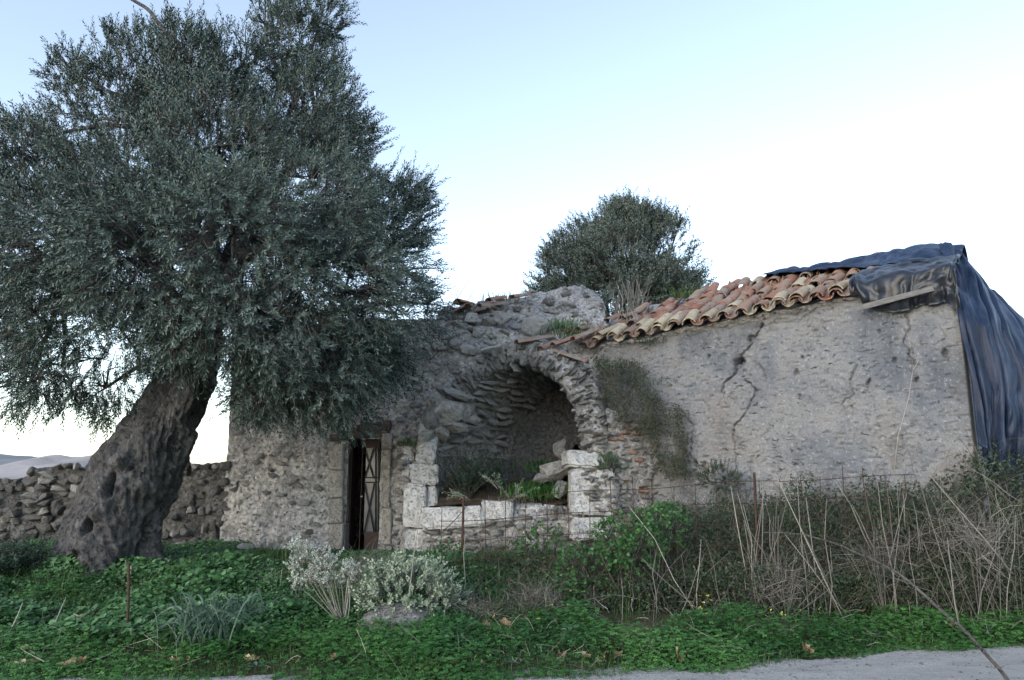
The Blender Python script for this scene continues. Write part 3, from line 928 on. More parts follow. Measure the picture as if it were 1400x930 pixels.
# thin vaulting slabs laid in courses along the vault
slab_n = 0
for row in range(34):
    t0 = 0.20 + row * 0.0195
    pos = random.uniform(-.1, .05)
    far = 1.75 if t0 < .62 else .55
    while pos < far and slab_n < 285:
        L = random.uniform(.20, .50)
        p = vault_s(np.array([t0]))[0] + AX * (pos + L / 2)
        tn = unit(vault_s(np.array([t0 + .01]))[0] - vault_s(np.array([t0 - .01]))[0])
        ax = Vector(AX); tv_ = Vector(tn); tv_ = (tv_ - ax * tv_.dot(ax)).normalized(); nn = ax.cross(tv_)
        w = random.uniform(.05, .085)
        c = Vector(p) - nn * random.uniform(-.05, .05)
        ax2 = (ax + tv_ * random.gauss(0, .10) + nn * random.gauss(0, .06)).normalized(); tv2 = (tv_ - ax2 * tv_.dot(ax2)).normalized()
        put('slab', random.choice(SLABS), vault, c, frame_mat(ax2, tv2, ax2.cross(tv2)), (L, w * random.uniform(.7, 1.35), random.uniform(.08, .22)))
        pos += L * 1.0 + .01
        slab_n += 1

# broken ring of rubble over the right half of the arch
RING = [  # t on the vault edge, outward thickness in m
    (0.16, .26), (0.30, .30), (0.44, .32), (0.50, .36), (0.55, .42), (0.62, .50), (0.68, .50), (0.74, .48), (0.80, .46), (0.86, .50), (0.92, .55)]
def ring_frame(t):
    p = vault_s(np.array([t]))[0]
    tn = vault_s(np.array([min(1, t + .02)]))[0] - vault_s(np.array([t - .02]))[0]
    tn[1] = 0; tn = unit(tn)
    o = np.array([-tn[2], 0, tn[0]])                     # outward in the picture plane
    return p, o
ru, rv, rw = 80, 14, 9
V = []
tr = np.linspace(.16, .93, ru)
sec = []   # cross section: inner back -> inner front -> across the face -> outer front -> outer back
for f, dpt in ((0, .9), (0, .45), (0, .12), (.02, .03), (.12, -.03), (.3, -.06), (.5, -.07), (.7, -.06), (.88, -.02), (1.0, .06), (1.03, .25), (1.03, .6), (1.0, 1.1)):
    sec.append((f, dpt))
for f, dpt in sec:
    for t in tr:
        p, o = ring_frame(t)
        th = np.interp(t, [r[0] for r in RING], [r[1] for r in RING])
        V.append(p + o * (f * th) + np.array([0.15, 1, 0]) * dpt)
V = np.array(V)
V += rand_dirs(1) * 0 + np.stack([fbm(V * 6 + 3, 3, 81), fbm(V * 6 + 9, 3, 82), fbm(V * 6 + 17, 3, 83)], -1) * .085
me = mesh_from('arch_ring', V, grid_faces(ru, len(sec)), None, M['rubble_pale'], True)
ring = mobj('arch_ring', me, niche)
for k in range(260):
    t = random.uniform(.22, .93)
    p, o = ring_frame(t)
    th = float(np.interp(t, [r[0] for r in RING], [r[1] for r in RING]))
    f = random.random()
    tn = np.array([o[2], 0, -o[0]])
    w = random.uniform(.07, .22); hh = random.uniform(.035, .075)
    d0 = -.07 + random.uniform(-.03, .03)
    if f > .85: d0 = random.uniform(-.05, .5)
    pos = Vector(p + o * f * th + np.array([.15, 1, 0]) * d0)
    # stones lie radially, thin side along the arch
    rot = frame_mat(Vector(unit(o + rand_dirs(1)[0] * .25)), Vector((0, 1, 0)), Vector(unit(np.cross(unit(o), [0, 1, 0]))))
    put('stone', random.choice(STONES['stone']), ring, pos, rot, (w, random.uniform(.12, .25), hh))

# left pier: dressed blocks, the raking stone and the fallen lump on it
pier_l = block_px('pier', niche, 552, 597, 741, 762, 12.5, .5, M['block'], 0, .03)
for (x0, x1, y0, y1, tl, Yb) in ((550, 583, 662, 722, .02, 12.46), (583, 598, 664, 740, 0, 12.56), (552, 584, 722, 752, 0, 12.44), (583, 606, 726, 765, 0, 12.40), (548, 566, 610, 634, 0, 12.6), (550, 562, 634, 663, 0, 12.6), (560, 598, 634, 664, 0.02, 12.52), (569, 599, 580, 636, 0.16, 12.50)):
    block_px('pier_block', pier_l, x0, x1, y0 + .6, y1 - .6, Yb, .5, M['block'], random.uniform(-.04, .04), .025, tl, .016)
for (x, y, Yb, w, h, d, r) in ((610, 566, 12.52, .50, .52, .5, .3), (597, 548, 12.46, .34, .40, .35, -.2), (627, 541, 12.5, .56, .16, .4, .42), (590, 574, 12.48, .30, .40, .35, .1), (633, 562, 12.62, .42, .30, .4, .5), (622, 584, 12.6, .46, .24, .4, .35), (646, 574, 12.75, .34, .2, .35, .4), (606, 534, 12.5, .26, .18, .3, .2), (602, 590, 12.55, .34, .22, .35, .2), (585, 594, 12.5, .26, .22, .3, -.1)):
    put('stone', random.choice(ROCKS), pier_l, at(x, y, Yb), Euler((random.uniform(-.2, .2), r, random.uniform(-.3, .3))), (w * 1.15, d, h * 1.15))

for k in range(46):                                      # rubble packed round the broken pier
    x, y = random.choice([(random.uniform(540, 556), random.uniform(600, 745)), (random.uniform(556, 604), random.uniform(588, 612)), (random.uniform(545, 575), random.uniform(570, 640))])
    w = random.uniform(.09, .2)
    put_stone(pier_l, at(x, y, 12.62 + random.uniform(-.05, .1)), (w, .2, w * random.uniform(.5, .9)), 'stone', Euler((random.uniform(-.3, .3), random.uniform(-.5, .5), random.uniform(-.4, .4))))
# right pier
pier_r = block_px('pier', niche, 781, 838, 641, 704, 11.95, .55, M['block'], .06, .03, 0.015, .02)
for (x0, x1, y0, y1, tl, Yb, d) in ((772, 816, 616, 640, .03, 11.88, .55), (806, 826, 617, 641, -.05, 11.98, .4), (781, 834, 706, 738, -.02, 11.95, .6)):
    block_px('pier_block', pier_r, x0, x1, y0, y1, Yb, d, M['block'], .05, .035, tl, .02)
# rubble buttress right of it, running back to the plastered wall
bt0 = at(834, 700, 12.05); bt1 = at(893, 700, 12.1)
butt, BP, BD, BN = wall_sheet('buttress', (bt0.x, bt0.y), (bt1.x, bt1.y), lambda s: np.interp(s, [0, .35, .72], [2.75, 2.6, 2.35]) + .04 * fbm(np.stack([s * 9, s * 0, s * 0], -1), 2, 3), 0.1, 0.03, rough_disp(19, .05, .05, .015), M['rubble_pale'], niche, None, .7)
for r_ in range(17):
    z = .95 + r_ * .10; s = random.uniform(-.02, .05)
    while s < .68:
        w = random.uniform(.10, .22)
        if random.random() < .8:
            o = put_stone(butt, BP(s + w / 2, z + random.uniform(-.02, .02), .01), (w, .16, random.uniform(.055, .1)), 'stone', Euler((0, random.uniform(-.1, .1), random.uniform(-.1, .1))))
            if random.random() < .22:
                o.data = BRICK[random.randrange(3)]; o.name = 'brick'
        s += w + .01
# sill wall under the opening: coping blocks, then rough courses
sw0 = at(578, 740, 12.30); sw1 = at(800, 740, 12.12)
sill, SPt, SD, SN = wall_sheet('sill_wall', (sw0.x, sw0.y), (sw1.x, sw1.y), lambda s: s * 0 + 1.19, 0.1, 0.03, rough_disp(29, .04, .05, .015), M['rubble'], niche, None, .5)
for (x0, x1, y0, y1, Yb, tl) in ((576, 662, 694, 722, 12.12, -.045), (660, 701, 686, 714, 12.08, -.02), (702, 742, 689, 712, 12.2, .02), (741, 781, 692, 712, 12.2, .03)):
    block_px('coping_block', sill, x0, x1, y0, y1, Yb, .42, M['block'], -.02, .03, tl, .025)
for r_ in range(7):
    z = .42 + r_ * .105
    s = random.uniform(0, .1)
    while s < 2.45:
        w = random.uniform(.13, .34)
        if random.random() < .82:
            put_stone(sill, SPt(s + w / 2, z + random.uniform(-.02, .02), .03 + random.uniform(-.03, .04)), (w, .22, random.uniform(.06, .11)), 'stone', Euler((random.uniform(-.1, .1), random.uniform(-.1, .1), random.uniform(-.15, .15))))
        s += w + .01
# earth that has filled the niche
nx, ny = 50, 40
gxx = np.linspace(-1.3, 2.6, nx); gyy = np.linspace(12.28, 15.0, ny)
Xs, Ys = np.meshgrid(gxx, gyy)
Zs = 1.22 + .40 * sstep(12.3, 13.4, Ys) + .12 * fbm(np.stack([Xs * 2, Ys * 2, Xs * 0], -1), 3, 91) + .15 * sstep(.3, 1.2, Xs - (Ys - 12.5) * .46)
me = mesh_from('earth_fill', np.stack([Xs, Ys, Zs], -1).reshape(-1, 3), grid_faces(nx, ny), None, M['soil'], True)
mobj('earth_fill', me, niche)
for (x, y, Yb, w, h, d, r) in ((768, 618, 13.0, .34, .34, .4, -.3), (757, 642, 12.9, .52, .30, .4, -.3), (765, 668, 12.5, .40, .22, .35, -.35), (738, 655, 12.9, .3, .2, .3, .1), (772, 632, 13.1, .3, .2, .3, .1)):
    st = put('fallen_stone', random.choice(ROCKS), None, at(x, y, Yb), Euler((.1, r, .2)), (w, d, h * 1.2))
    st.name = 'fallen_stone'
    tag(st, {768: 'dark stone wedged behind the pier cap in the niche', 757: 'large pale fallen stone on the earth inside the niche', 765: 'grey fallen stone leaning by the dressed pier', 738: 'small half buried stone at the middle of the niche floor', 772: 'small stone at the back of the niche near the pier cap'}[x], 'stone')

# ------------------------------------------------------------------ roof of the right-hand range
def ridge_pt(s):
    e = PP(s, 0)
    run = float(np.interp(s, [-1.4, 0, 2, 5.3], [1.35, 1.7, 1.8, 1.75]))
    z = float(np.interp(s, [-1.4, -.6, 0, 1.2, 2.4, 3.6, 4.6, 5.3], [4.30, 4.62, 4.88, 4.96, 5.0, 4.99, 5.07, 4.98]))
    return Vector((e.x + UP.x * run, e.y + UP.y * run, z))
def eave_pt(s):
    e = PP(s, 0, .12)
    return Vector((e.x, e.y, float(eave_z(np.array([s]))[0]) - .03))
def roof_pt(s, v, lift=0.0):
    a, b = eave_pt(s), ridge_pt(s)
    p = a.lerp(b, v)
    p.z -= .05 * math.sin(math.pi * min(max(v, 0), 1)) * 1.0
    d = (b - a).normalized(); nn = PD.cross(d).normalized()
    if nn.z < 0: nn = -nn
    return p + nn * lift
def roof_frame(s, v):
    a, b = roof_pt(s, v - .05), roof_pt(s, v + .05)
    e2 = (b - a).normalized()
    e1 = (roof_pt(s + .1, v) - roof_pt(s - .1, v)).normalized()
    n = e1.cross(e2).normalized()
    e1 = e2.cross(n).normalized()
    return e1, e2, n
ns_, nv_ = 120, 40
Vr = []
for j in range(nv_):
    v = -0.02 + 1.02 * j / (nv_ - 1)
    for i in range(ns_):
        s = -1.35 + (wl + 1.30) * i / (ns_ - 1)
        Vr.append(tuple(roof_pt(s, v, -.05)))
Vr = np.array(Vr)
Vr[:, 2] += .05 * fbm(Vr * 4, 3, 44) + .05 * fbm(Vr * 1.5, 2, 45) * (Vr[:, 0] < 2.2)
# close: back slope and underside rim
back = []
for i in range(ns_):
    s = -1.35 + (wl + 1.30) * i / (ns_ - 1)
    p = ridge_pt(s) + UP * 1.8; p.z = 4.2
    back.append(tuple(p))
low = []
for i in range(ns_):
    s = -1.35 + (wl + 1.30) * i / (ns_ - 1)
    p = PP(s, float(eave_z(np.array([s]))[0]) - .16, -.1)
    low.append(tuple(p))
Vr = np.concatenate([np.array(low), Vr, np.array(back)])
me = mesh_from('roof', Vr, grid_faces(ns_, nv_ + 2), None, M['rubble_pale'], True)
roof = mobj('roof', me, house)

def tile_mesh(name, mat, L=.46, r0=.098, r1=.080, th=.015, seg=7, seed=0):
    """half-round clay tile, lower end at the origin, running up +Y, bulging to +Z"""
    rr = random.Random(seed)
    V = []
    for y, r in ((0, r0), (L, r1)):
        for rad in (r, r - th):
            for k in range(seg + 1):
                a = math.pi * (k / seg)
                V.append((rad * math.cos(a) * 1.05, y + rr.uniform(-.008, .008), rad * math.sin(a) * .85))
    n = seg + 1
    Fq = []
    for k in range(seg):
        Fq.append((k, k + 1, 2 * n + k + 1, 2 * n + k))                 # outer
        Fq.append((n + k, 3 * n + k, 3 * n + k + 1, n + k + 1))         # inner
        Fq.append((k, n + k, n + k + 1, k + 1))                         # lower end
        Fq.append((2 * n + k, 2 * n + k + 1, 3 * n + k + 1, 3 * n + k)) # upper end
    for k in (0, seg):
        Fq.append((k, 2 * n + k, 3 * n + k, n + k))
    me = bpy.data.meshes.new(name); me.from_pydata(V, [], Fq); me.materials.append(mat)
    return me
TILE = [tile_mesh('roof_tile', M['tile'], .46 + .02 * (k % 3), seed=k) for k in range(4)]
TILEC = [tile_mesh('roof_tile', M['cream'], .46, seed=10 + k) for k in range(3)]

def lay_tile(me, p, e1, e2, n, flip=False, jitter=.05, scale=1.0):
    if flip: e1, n = -e1, -n
    o = bpy.data.objects.new('roof_tile', me)
    link(o, roof, p)
    m = Matrix((e1, e2, n)).transposed() @ Euler((random.gauss(0, jitter * .5), random.gauss(0, jitter * .6), random.gauss(0, jitter))).to_matrix()
    o.rotation_euler = m.to_euler()
    o.scale = (scale,) * 3
    return o
PITCH_T = .265
S_T0 = wall_sz(1160, 392)[0]
ncol = int((wl - .1) / PITCH_T)
for c in range(-1, ncol + 1):
    s = .12 + c * PITCH_T
    slope = (ridge_pt(s) - eave_pt(s)).length
    nrow = int(slope / .36)
    for r_ in range(nrow, -1, -1):
        v = (r_ * .36 - (.10 if r_ == 0 else 0)) / slope
        if v > .93: continue
        # the sheet hides the upper right part, the upper left is stripped and overgrown
        if s > S_T0 and r_ == 0: continue
        if s > S_T0 + .32: continue
        if s < 1.0 and r_ >= 3 and random.random() < .5: continue
        if s < .5 and random.random() < (.5 if r_ else .2): continue
        if r_ and random.random() < .06: continue
        e1, e2, n = roof_frame(s, v)
        wob = random.uniform(-.02, .02)
        creamy = .62 if r_ == 0 else (.2 if r_ == 1 else .07)
        if s < .8 and r_ == 0: creamy = .45
        for half, fl in ((0, False), (PITCH_T / 2, True)):
            if random.random() < .06: continue
            p = roof_pt(s + half + wob, v, .045 + .012 * random.random() if not fl else .075)
            p = p + e2 * random.uniform(-.03, .03)
            me_ = random.choice(TILEC) if random.random() < (creamy if not fl else creamy * .35) else random.choice(TILE)
            # tiles lap over the row below
            e2t = (e2 + n * -.0 + n * .0).normalized()
            lay_tile(me_, p, e1, e2t, n, fl, .10, random.uniform(.88, 1.08))
        if r_ == 0 and random.random() < .6:       # doubled eave tile
            p = roof_pt(s + wob, v + .02, .085)
            lay_tile(random.choice(TILEC), p, e1, e2, n, False, .05, 1.02)

def loose_tile(x0, y0, x1, y1, Y0, Y1, cream=False, sc=1.0, roll=0.0):
    a, b = at(x0, y0, Y0), at(x1, y1, Y1)
    e2 = (b - a).normalized()
    e1 = e2.cross(Vector((0, 0, 1))).normalized()
    n = e1.cross(e2)
    m = Matrix((e1, e2, n)).transposed() @ Matrix.Rotation(roll, 3, 'Y')
    o = bpy.data.objects.new('roof_tile', random.choice(TILEC if cream else TILE))
    link(o, roof, a)
    o.rotation_euler = m.to_euler()
    o.scale = (sc, (b - a).length / .46, sc)
    return o
for q in ((706, 470, 752, 462, 12.45, 12.7, False, .9), (738, 478, 758, 469, 12.4, 12.7, False, .8), (756, 474, 790, 462, 12.4, 12.65, False, .9), (784, 466, 822, 450, 12.4, 12.7, False, .9), (813, 466, 842, 448, 12.35, 12.75, True, .85), (818, 460, 846, 446, 12.3, 12.7, True, .85),
          (803, 497, 758, 482, 12.2, 12.35, False, .85), (846, 462, 856, 452, 12.3, 12.7, False, .8), (862, 458, 880, 446, 12.2, 12.6, False, .8), (640, 420, 622, 428, 12.9, 13.3, False, .9), (625, 414, 645, 418, 13.0, 13.4, False, .9), (668, 425, 645, 430, 12.9, 13.3, False, .8),
          (668, 412, 690, 408, 13.1, 13.5, False, .8), (700, 408, 724, 404, 13.2, 13.6, False, .8), (655, 420, 690, 416, 13.0, 13.4, False, .8), (790, 452, 812, 446, 12.8, 13.1, False, .8), (770, 455, 790, 449, 12.9, 13.2, False, .75), (850, 436, 872, 428, 13.0, 13.4, False, .8), (830, 440, 846, 432, 13.0, 13.4, False, .8)):
    loose_tile(*q, roll=random.uniform(-.2, .2))

# rubble crown of the collapsed vault above the facade
low_px = [(596, 452), (640, 452), (690, 468), (705, 474), (740, 472), (790, 462), (832, 452)]
top_px = [(596, 433), (625, 421), (650, 416), (690, 409), (735, 400), (765, 395), (795, 392), (812, 398), (826, 416)]
nu, nvv = 130, 46
xs = np.linspace(596, 830, nu)
lowp = np.array([tuple(at(x, np.interp(x, [p[0] for p in low_px], [p[1] for p in low_px]), 12.85)) for x in xs])
xt = np.linspace(596, 826, nu)
topp = np.array([tuple(at(x, np.interp(x, [p[0] for p in top_px], [p[1] for p in top_px]), 13.9)) for x in xt])
w_ = np.linspace(0, 1, nvv)[:, None, None]
Pm = lowp[None] * (1 - w_) + topp[None] * w_
Pm[..., 2] += .10 * np.sin(np.pi * w_[..., 0])
Pm += np.stack([fbm(Pm * 5, 3, 51), fbm(Pm * 5 + 5, 3, 52), 1.4 * fbm(Pm * 5 + 11, 4, 53)], -1) * .075
bk_ = Pm[-1].copy(); bk_[:, 1] += 1.6; bk_[:, 2] -= .25
bk2 = bk_.copy(); bk2[:, 1] += 1.2; bk2[:, 2] = 3.9
Pm = np.concatenate([Pm, bk_[None], bk2[None]])
me = mesh_from('rubble_mound', Pm.reshape(-1, 3), grid_faces(nu, nvv + 2), None, M['rubble_pale'], True)
mound = mobj('rubble_mound', me, house)
for k in range(110):
    i = random.randrange(3, nu - 3); j = random.randrange(2, nvv)
    p = Vector(Pm[j, i])
    w = random.uniform(.08, .24)
    put_stone(mound, p, (w, w * .9, w * random.uniform(.4, .7)), 'stone' if random.random() < .75 else 'stone_dark', Euler((random.uniform(-.5, .5), random.uniform(-.5, .5), random.uniform(-3, 3))))
put('slab', SLABS[2], mound, at(731, 446, 12.75), Euler((-.9, -.25, .05)), (.55, .42, .07))
put('slab', SLABS[4], mound, at(672, 478, 12.75), Euler((-.2, 0, .05)), (.42, .3, .13))
for (x, y) in ((640, 478), (660, 492), (622, 470), (655, 455), (690, 455), (628, 445), (612, 456), (600, 470), (645, 435), (668, 440), (688, 435)):
    w = random.uniform(.2, .36)
    put_stone(front, at(x, y, 12.88), (w, .2, w * random.uniform(.6, .9)), 'stone', Euler((0, random.uniform(-.3, .3), .0)))

# ------------------------------------------------------------------ plastic sheet and batten
tarp = thing('tarpaulin', 'dark blue plastic sheet pulled over the roof corner and hanging down its end', 'tarpaulin', (WB.x, WB.y + .4, 4.2))
def coons(cols, nu, nv, fold, seed, name, thick=.006, mat='tarp'):
    """cols: list of polylines (px, py, Y) from top to bottom; smooth surface through them"""
    C = []
    for c in cols:
        p = np.array([tuple(q) if isinstance(q, Vector) else tuple(at(*q)) for q in c])
        d = np.concatenate([[0], np.cumsum(np.linalg.norm(np.diff(p, axis=0), axis=1))]); d /= d[-1]
        tq = np.linspace(0, 1, nv)
        C.append(np.stack([np.interp(tq, d, p[:, k]) for k in range(3)], -1))
    C = np.array(C)
    tu = np.linspace(0, len(C) - 1, nu)
    i0 = np.clip(np.floor(tu).astype(int), 0, len(C) - 2); f = (tu - i0)[:, None, None]
    P = C[i0] * (1 - f) + C[i0 + 1] * f                      # nu, nv, 3
    for _ in range(5):
        P[1:-1] = (P[:-2] + 2 * P[1:-1] + P[2:]) / 4
        P[:, 1:-1] = (P[:, :-2] + 2 * P[:, 1:-1] + P[:, 2:]) / 4
    U = np.linspace(0, 1, nu)[:, None]; Vv = np.linspace(0, 1, nv)[None]
    du = np.gradient(P, axis=0); dv = np.gradient(P, axis=1)
    N = unit(np.cross(du, dv))
    P = P + N * fold(U, Vv)[..., None]
    V = P.reshape(-1, 3)
    V2 = V - N.reshape(-1, 3) * thick
    Q = grid_faces(nv, nu)
    n = len(V)
    rim = []
    idx = np.arange(n).reshape(nu, nv)
    for e in (idx[0], idx[-1], idx[:, 0], idx[:, -1]):
        rim.append(np.stack([e[:-1], e[1:], e[1:] + n, e[:-1] + n], 1))
    me = mesh_from(name, np.concatenate([V, V2]), np.concatenate([Q, Q[:, ::-1] + n] + rim), None, M[mat], True)
    return mobj(name, me, tarp)
def folds(seed, n1, a1, n2, a2, fan=0.3):
    def f(U, V):
        wq = np.stack([U * 3 + V * 0, V * 3 + U * 0, U * 0 + V * 0 + seed], -1)
        wrp = 1.3 * fbm(wq, 3, seed + 1)
        q = np.stack([U * n1 + fan * np.sin(V * 2.3) + wrp, V * 1.6 + U * 0 + wrp * .4, U * 0 + V * 0 + seed], -1)
        q2 = np.stack([U * n2 * .6 + V * 4.5 + wrp * 2.5, V * 5.5 - U * 3 + wrp, U * 0 + V * 0 + seed + 7], -1)
        r = a1 * (1 - np.abs(vnoise(q, seed)) * 2) + a2 * (1 - np.abs(vnoise(q2, seed + 3)) * 2)
        r = r + a1 * .8 * fbm(wq * 1.2 + 5, 3, seed + 4)
        return r * (0.35 + 0.65 * V)
    return f
coons([
    [(1284, 330, 10.75), (1302, 372, 10.1), (1312, 426, 9.42), (1322, 490, 9.38), (1330, 545, 9.38), (1341, 606, 9.38)],
    [(1300, 333, 10.7), (1322, 380, 10.1), (1334, 430, 9.5), (1346, 490, 9.42), (1354, 545, 9.4), (1362, 650, 9.42)],
    [(1312, 346, 10.6), (1342, 390, 10.05), (1358, 440, 9.6), (1370, 500, 9.45), (1378, 560, 9.4), (1386, 685, 9.45)],
    [(1330, 368, 10.5), (1366, 410, 10.1), (1386, 455, 9.7), (1400, 510, 9.5), (1408, 570, 9.45), (1414, 665, 9.5)],
    [(1360, 400, 10.5), (1396, 440, 10.1), (1420, 480, 9.8), (1440, 530, 9.6), (1450, 590, 9.55), (1454, 690, 9.6)],
    [(1400, 436, 10.5), (1440, 480, 10.2), (1470, 520, 10.0), (1500, 560, 9.8), (1510, 620, 9.8), (1512, 700, 9.8)],
], 150, 120, folds(5, 12, .075, 30, .025), 5, 'hanging_sheet')
S0_ = wall_sz(1002, 430)[0]
def ridge_col(s):
    vb = float(np.interp(s, [S0_, S0_ + .7, S0_ + 1.3, S0_ + 1.9, S0_ + 2.3, wl], [.93, .86, .76, .60, .42, .25]))
    top = ridge_pt(s)
    lf = .17 if s < wl - .3 else .12
    return [top + UP * .45 + Vector((0, 0, -.12)), top + UP * .12 + Vector((0, 0, .10)), roof_pt(s, .97, lf), roof_pt(s, (vb + .97) / 2, lf), roof_pt(s, vb, lf)]
coons([ridge_col(s) for s in np.linspace(S0_, wl + .02, 14)], 170, 60, folds(9, 11, .035, 30, .018), 9, 'ridge_sheet')
fcols = []
for px_, by in ((1166, 408), (1180, 416), (1200, 426), (1225, 429), (1250, 424), (1270, 419), (1292, 416), (1306, 428), (1318, 440)):
    s = min(wall_sz(px_, 400)[0], wl + .02); zb = wall_sz(px_, by)[1]; ez = float(eave_z(np.array([s]))[0])
    fcols.append([roof_pt(s, .5, .16), roof_pt(s, .25, .17), roof_pt(s, .0, .15), PP(s, ez - .02, .22), PP(s, (ez + zb) / 2 - .05, .20), PP(s, zb, .12)])
coons(fcols, 110, 60, folds(15, 9, .045, 22, .022), 15, 'eave_flap', .006, 'black_sheet')
_sa, _za = wall_sz(1176, 418); _sb, _zb = wall_sz(1280, 392)
a_, b_ = PP(_sa, _za - .09, .25), PP(_sb, _zb - .08, .28)
dv = (b_ - a_).normalized()
me = block_mesh('wooden_batten', ((b_ - a_).length, .03, .075), M['plank'], .004, .004, 9)
bt = mobj('wooden_batten', me, None, (a_ + b_) / 2)
bt.rotation_euler = frame_mat(dv, Vector((0, 0, 1)).cross(dv).normalized(), dv.cross(Vector((0, 0, 1)).cross(dv).normalized()))
tag(bt, 'grey weathered wooden batten pinning the plastic sheet at the eave', 'batten')

# ------------------------------------------------------------------ low boundary wall left of the house
LW0 = at(-260, 700, 13.0); LW1 = at(325, 700, 13.25)
lwall = thing('boundary_wall', 'low dark rubble boundary wall behind the leaning olive trunk', 'wall', (LW0.x, LW0.y, .4))
lw_len = (LW1 - LW0).length
def lw_top(s):
    px = -260 + 585 * s / lw_len
    py = np.interp(px, [-260, -60, 0, 20, 45, 70, 100, 130, 200, 250, 300, 330], [640, 650, 654, 650, 636, 632, 638, 640, 642, 632, 628, 632])
    return np.array([at(float(a), float(b), 13.1).z for a, b in zip(px, py)]) - .04 + .05 * fbm(np.stack([s * 4, s * 0, s * 0], -1), 3, 6)
core, LP, LD, LN = wall_sheet('wall_core', (LW0.x, LW0.y), (LW1.x, LW1.y), lw_top, 0.1, 0.05, rough_disp(37, .07, .08, .03), M['rubble_dark'], lwall, None, .7)
ns = 0
row = 0
z = .50
while z < 2.2:
    s = random.uniform(0, .2) + lw_len * .40
    while s < lw_len - .1:
        w = random.uniform(.10, .36) * (1.0 if s < lw_len * .72 else .7)
        top = float(lw_top(np.array([s]))[0])
        keep = .85 if s < lw_len * .72 else .45
        if z < top + .03 and random.random() < keep and ns < 300:
            put_stone(core, LP(s + w / 2, z + random.uniform(-.03, .03), .02 + random.uniform(-.05, .06)), (w, random.uniform(.16, .3), random.uniform(.09, .19)), 'stone_dark' if random.random() < .7 else 'stone', Euler((random.uniform(-.3, .3), random.uniform(-.3, .3), random.uniform(-.4, .4))))
            ns += 1
        s += w * random.uniform(.85, 1.1)
    z += .125

# ------------------------------------------------------------------ olive trees
def limb(acc, pts, r0, r1, n=14, wob=.08, seed=1, sides=9):
    P = np.array([tuple(p) for p in pts], float)
    d = np.linspace(0, 1, len(P)); t = np.linspace(0, 1, n)
    Q = np.stack([np.interp(t, d, P[:, k]) for k in range(3)], -1)
    for _ in range(2): Q[1:-1] = (Q[:-2] + 2 * Q[1:-1] + Q[2:]) / 4
    w = np.sin(np.pi * t)[:, None] * wob
    Q += w * np.stack([fbm(Q * 1.7 + seed, 3, seed), fbm(Q * 1.7 + seed + 9, 3, seed + 1), fbm(Q * 1.7 + seed + 21, 3, seed + 2)], -1)
    acc.tube(Q, r0 + (r1 - r0) * t, sides)
    return Q

def twig_cloud(leaf_acc, stem_acc, base, dirs, Ltw, nleaf, leafL, leafW, shade0):
    """shoots carrying opposite leaves; all arrays"""
    n = len(base)
    bend = rand_dirs(n) * .35
    t = (np.arange(nleaf) + .5) / nleaf
    T = t[None, :, None]
    P = base[:, None] + dirs[:, None] * (Ltw[:, None, None] * T) + bend[:, None] * (Ltw[:, None, None] * T ** 2 * .6)
    tan = unit(dirs[:, None] + bend[:, None] * 1.2 * T)
    ang = RNG.uniform(0, 6.28, (n, 1)) + np.arange(nleaf)[None] * 2.4
    ref = unit(np.cross(tan, np.array([.3, .5, .8])))
    ref2 = np.cross(tan, ref)
    rad = ref * np.cos(ang)[..., None] + ref2 * np.sin(ang)[..., None]
    d = unit(tan * .85 + rad * .75 + RNG.normal(size=P.shape) * .12)
    side = unit(np.cross(d, rad + RNG.normal(size=P.shape) * .4))
    m = n * nleaf
    L = leafL * RNG.uniform(.7, 1.2, m) * np.tile(1 - .35 * t, n)
    sh = np.clip(np.repeat(shade0, nleaf) + RNG.normal(0, .13, m), 0, 1)
    leaf_acc.leaves(P.reshape(m, 3), d.reshape(m, 3), side.reshape(m, 3), L, leafW * RNG.uniform(.8, 1.2, m), sh, .12)
    if stem_acc is not None:
        e = base + dirs * Ltw[:, None] + bend * Ltw[:, None] * .6
        stem_acc.strands(base - dirs * Ltw[:, None] * .5, base + dirs * Ltw[:, None] * .4, e, .009, np.full(n, .35), 4)

def crown(lobes, density, nleaf, leafL, leafW, Lt, seed, centre, up_bias=.45):
    la, st = Acc(), Acc()
    for (c, r) in lobes:
        n = int(density * r * r)
        d = rand_dirs(n)
        rr = r * (RNG.uniform(.35, 1.0, n) ** .45)
        p = c[None] + d * rr[:, None] * np.array([1, 1, .92])
        p += .18 * np.stack([fbm(p * 2 + 3, 2, seed), fbm(p * 2 + 13, 2, seed + 1), fbm(p * 2 + 23, 2, seed + 2)], -1)
        # uneven density: holes and clumps
        k = fbm(p * 1.5, 3, seed + 5) + .55 * fbm(p * 4.2, 2, seed + 8)
        keep = k > -0.11 + RNG.normal(0, .10, n)
        p = p[keep]; d = d[keep]
        out = unit(p - centre[None])
        up = np.array([0, 0, 1.0])
        droop = np.where(out[:, 2] < -.05, -.15, up_bias)[:, None]
        dirs = unit(d * .55 + out * .5 + up * droop + RNG.normal(size=p.shape) * .33)
        tone = np.clip(.42 + .48 * fbm(p * 1.1, 2, seed + 12) + .38 * fbm(p * 3.1, 2, seed + 15) + RNG.normal(0, .07, len(p)), .02, .98)
        twig_cloud(la, st, p, dirs, Lt * RNG.uniform(.6, 1.25, len(p)), nleaf, leafL, leafW, tone)
    return la, st

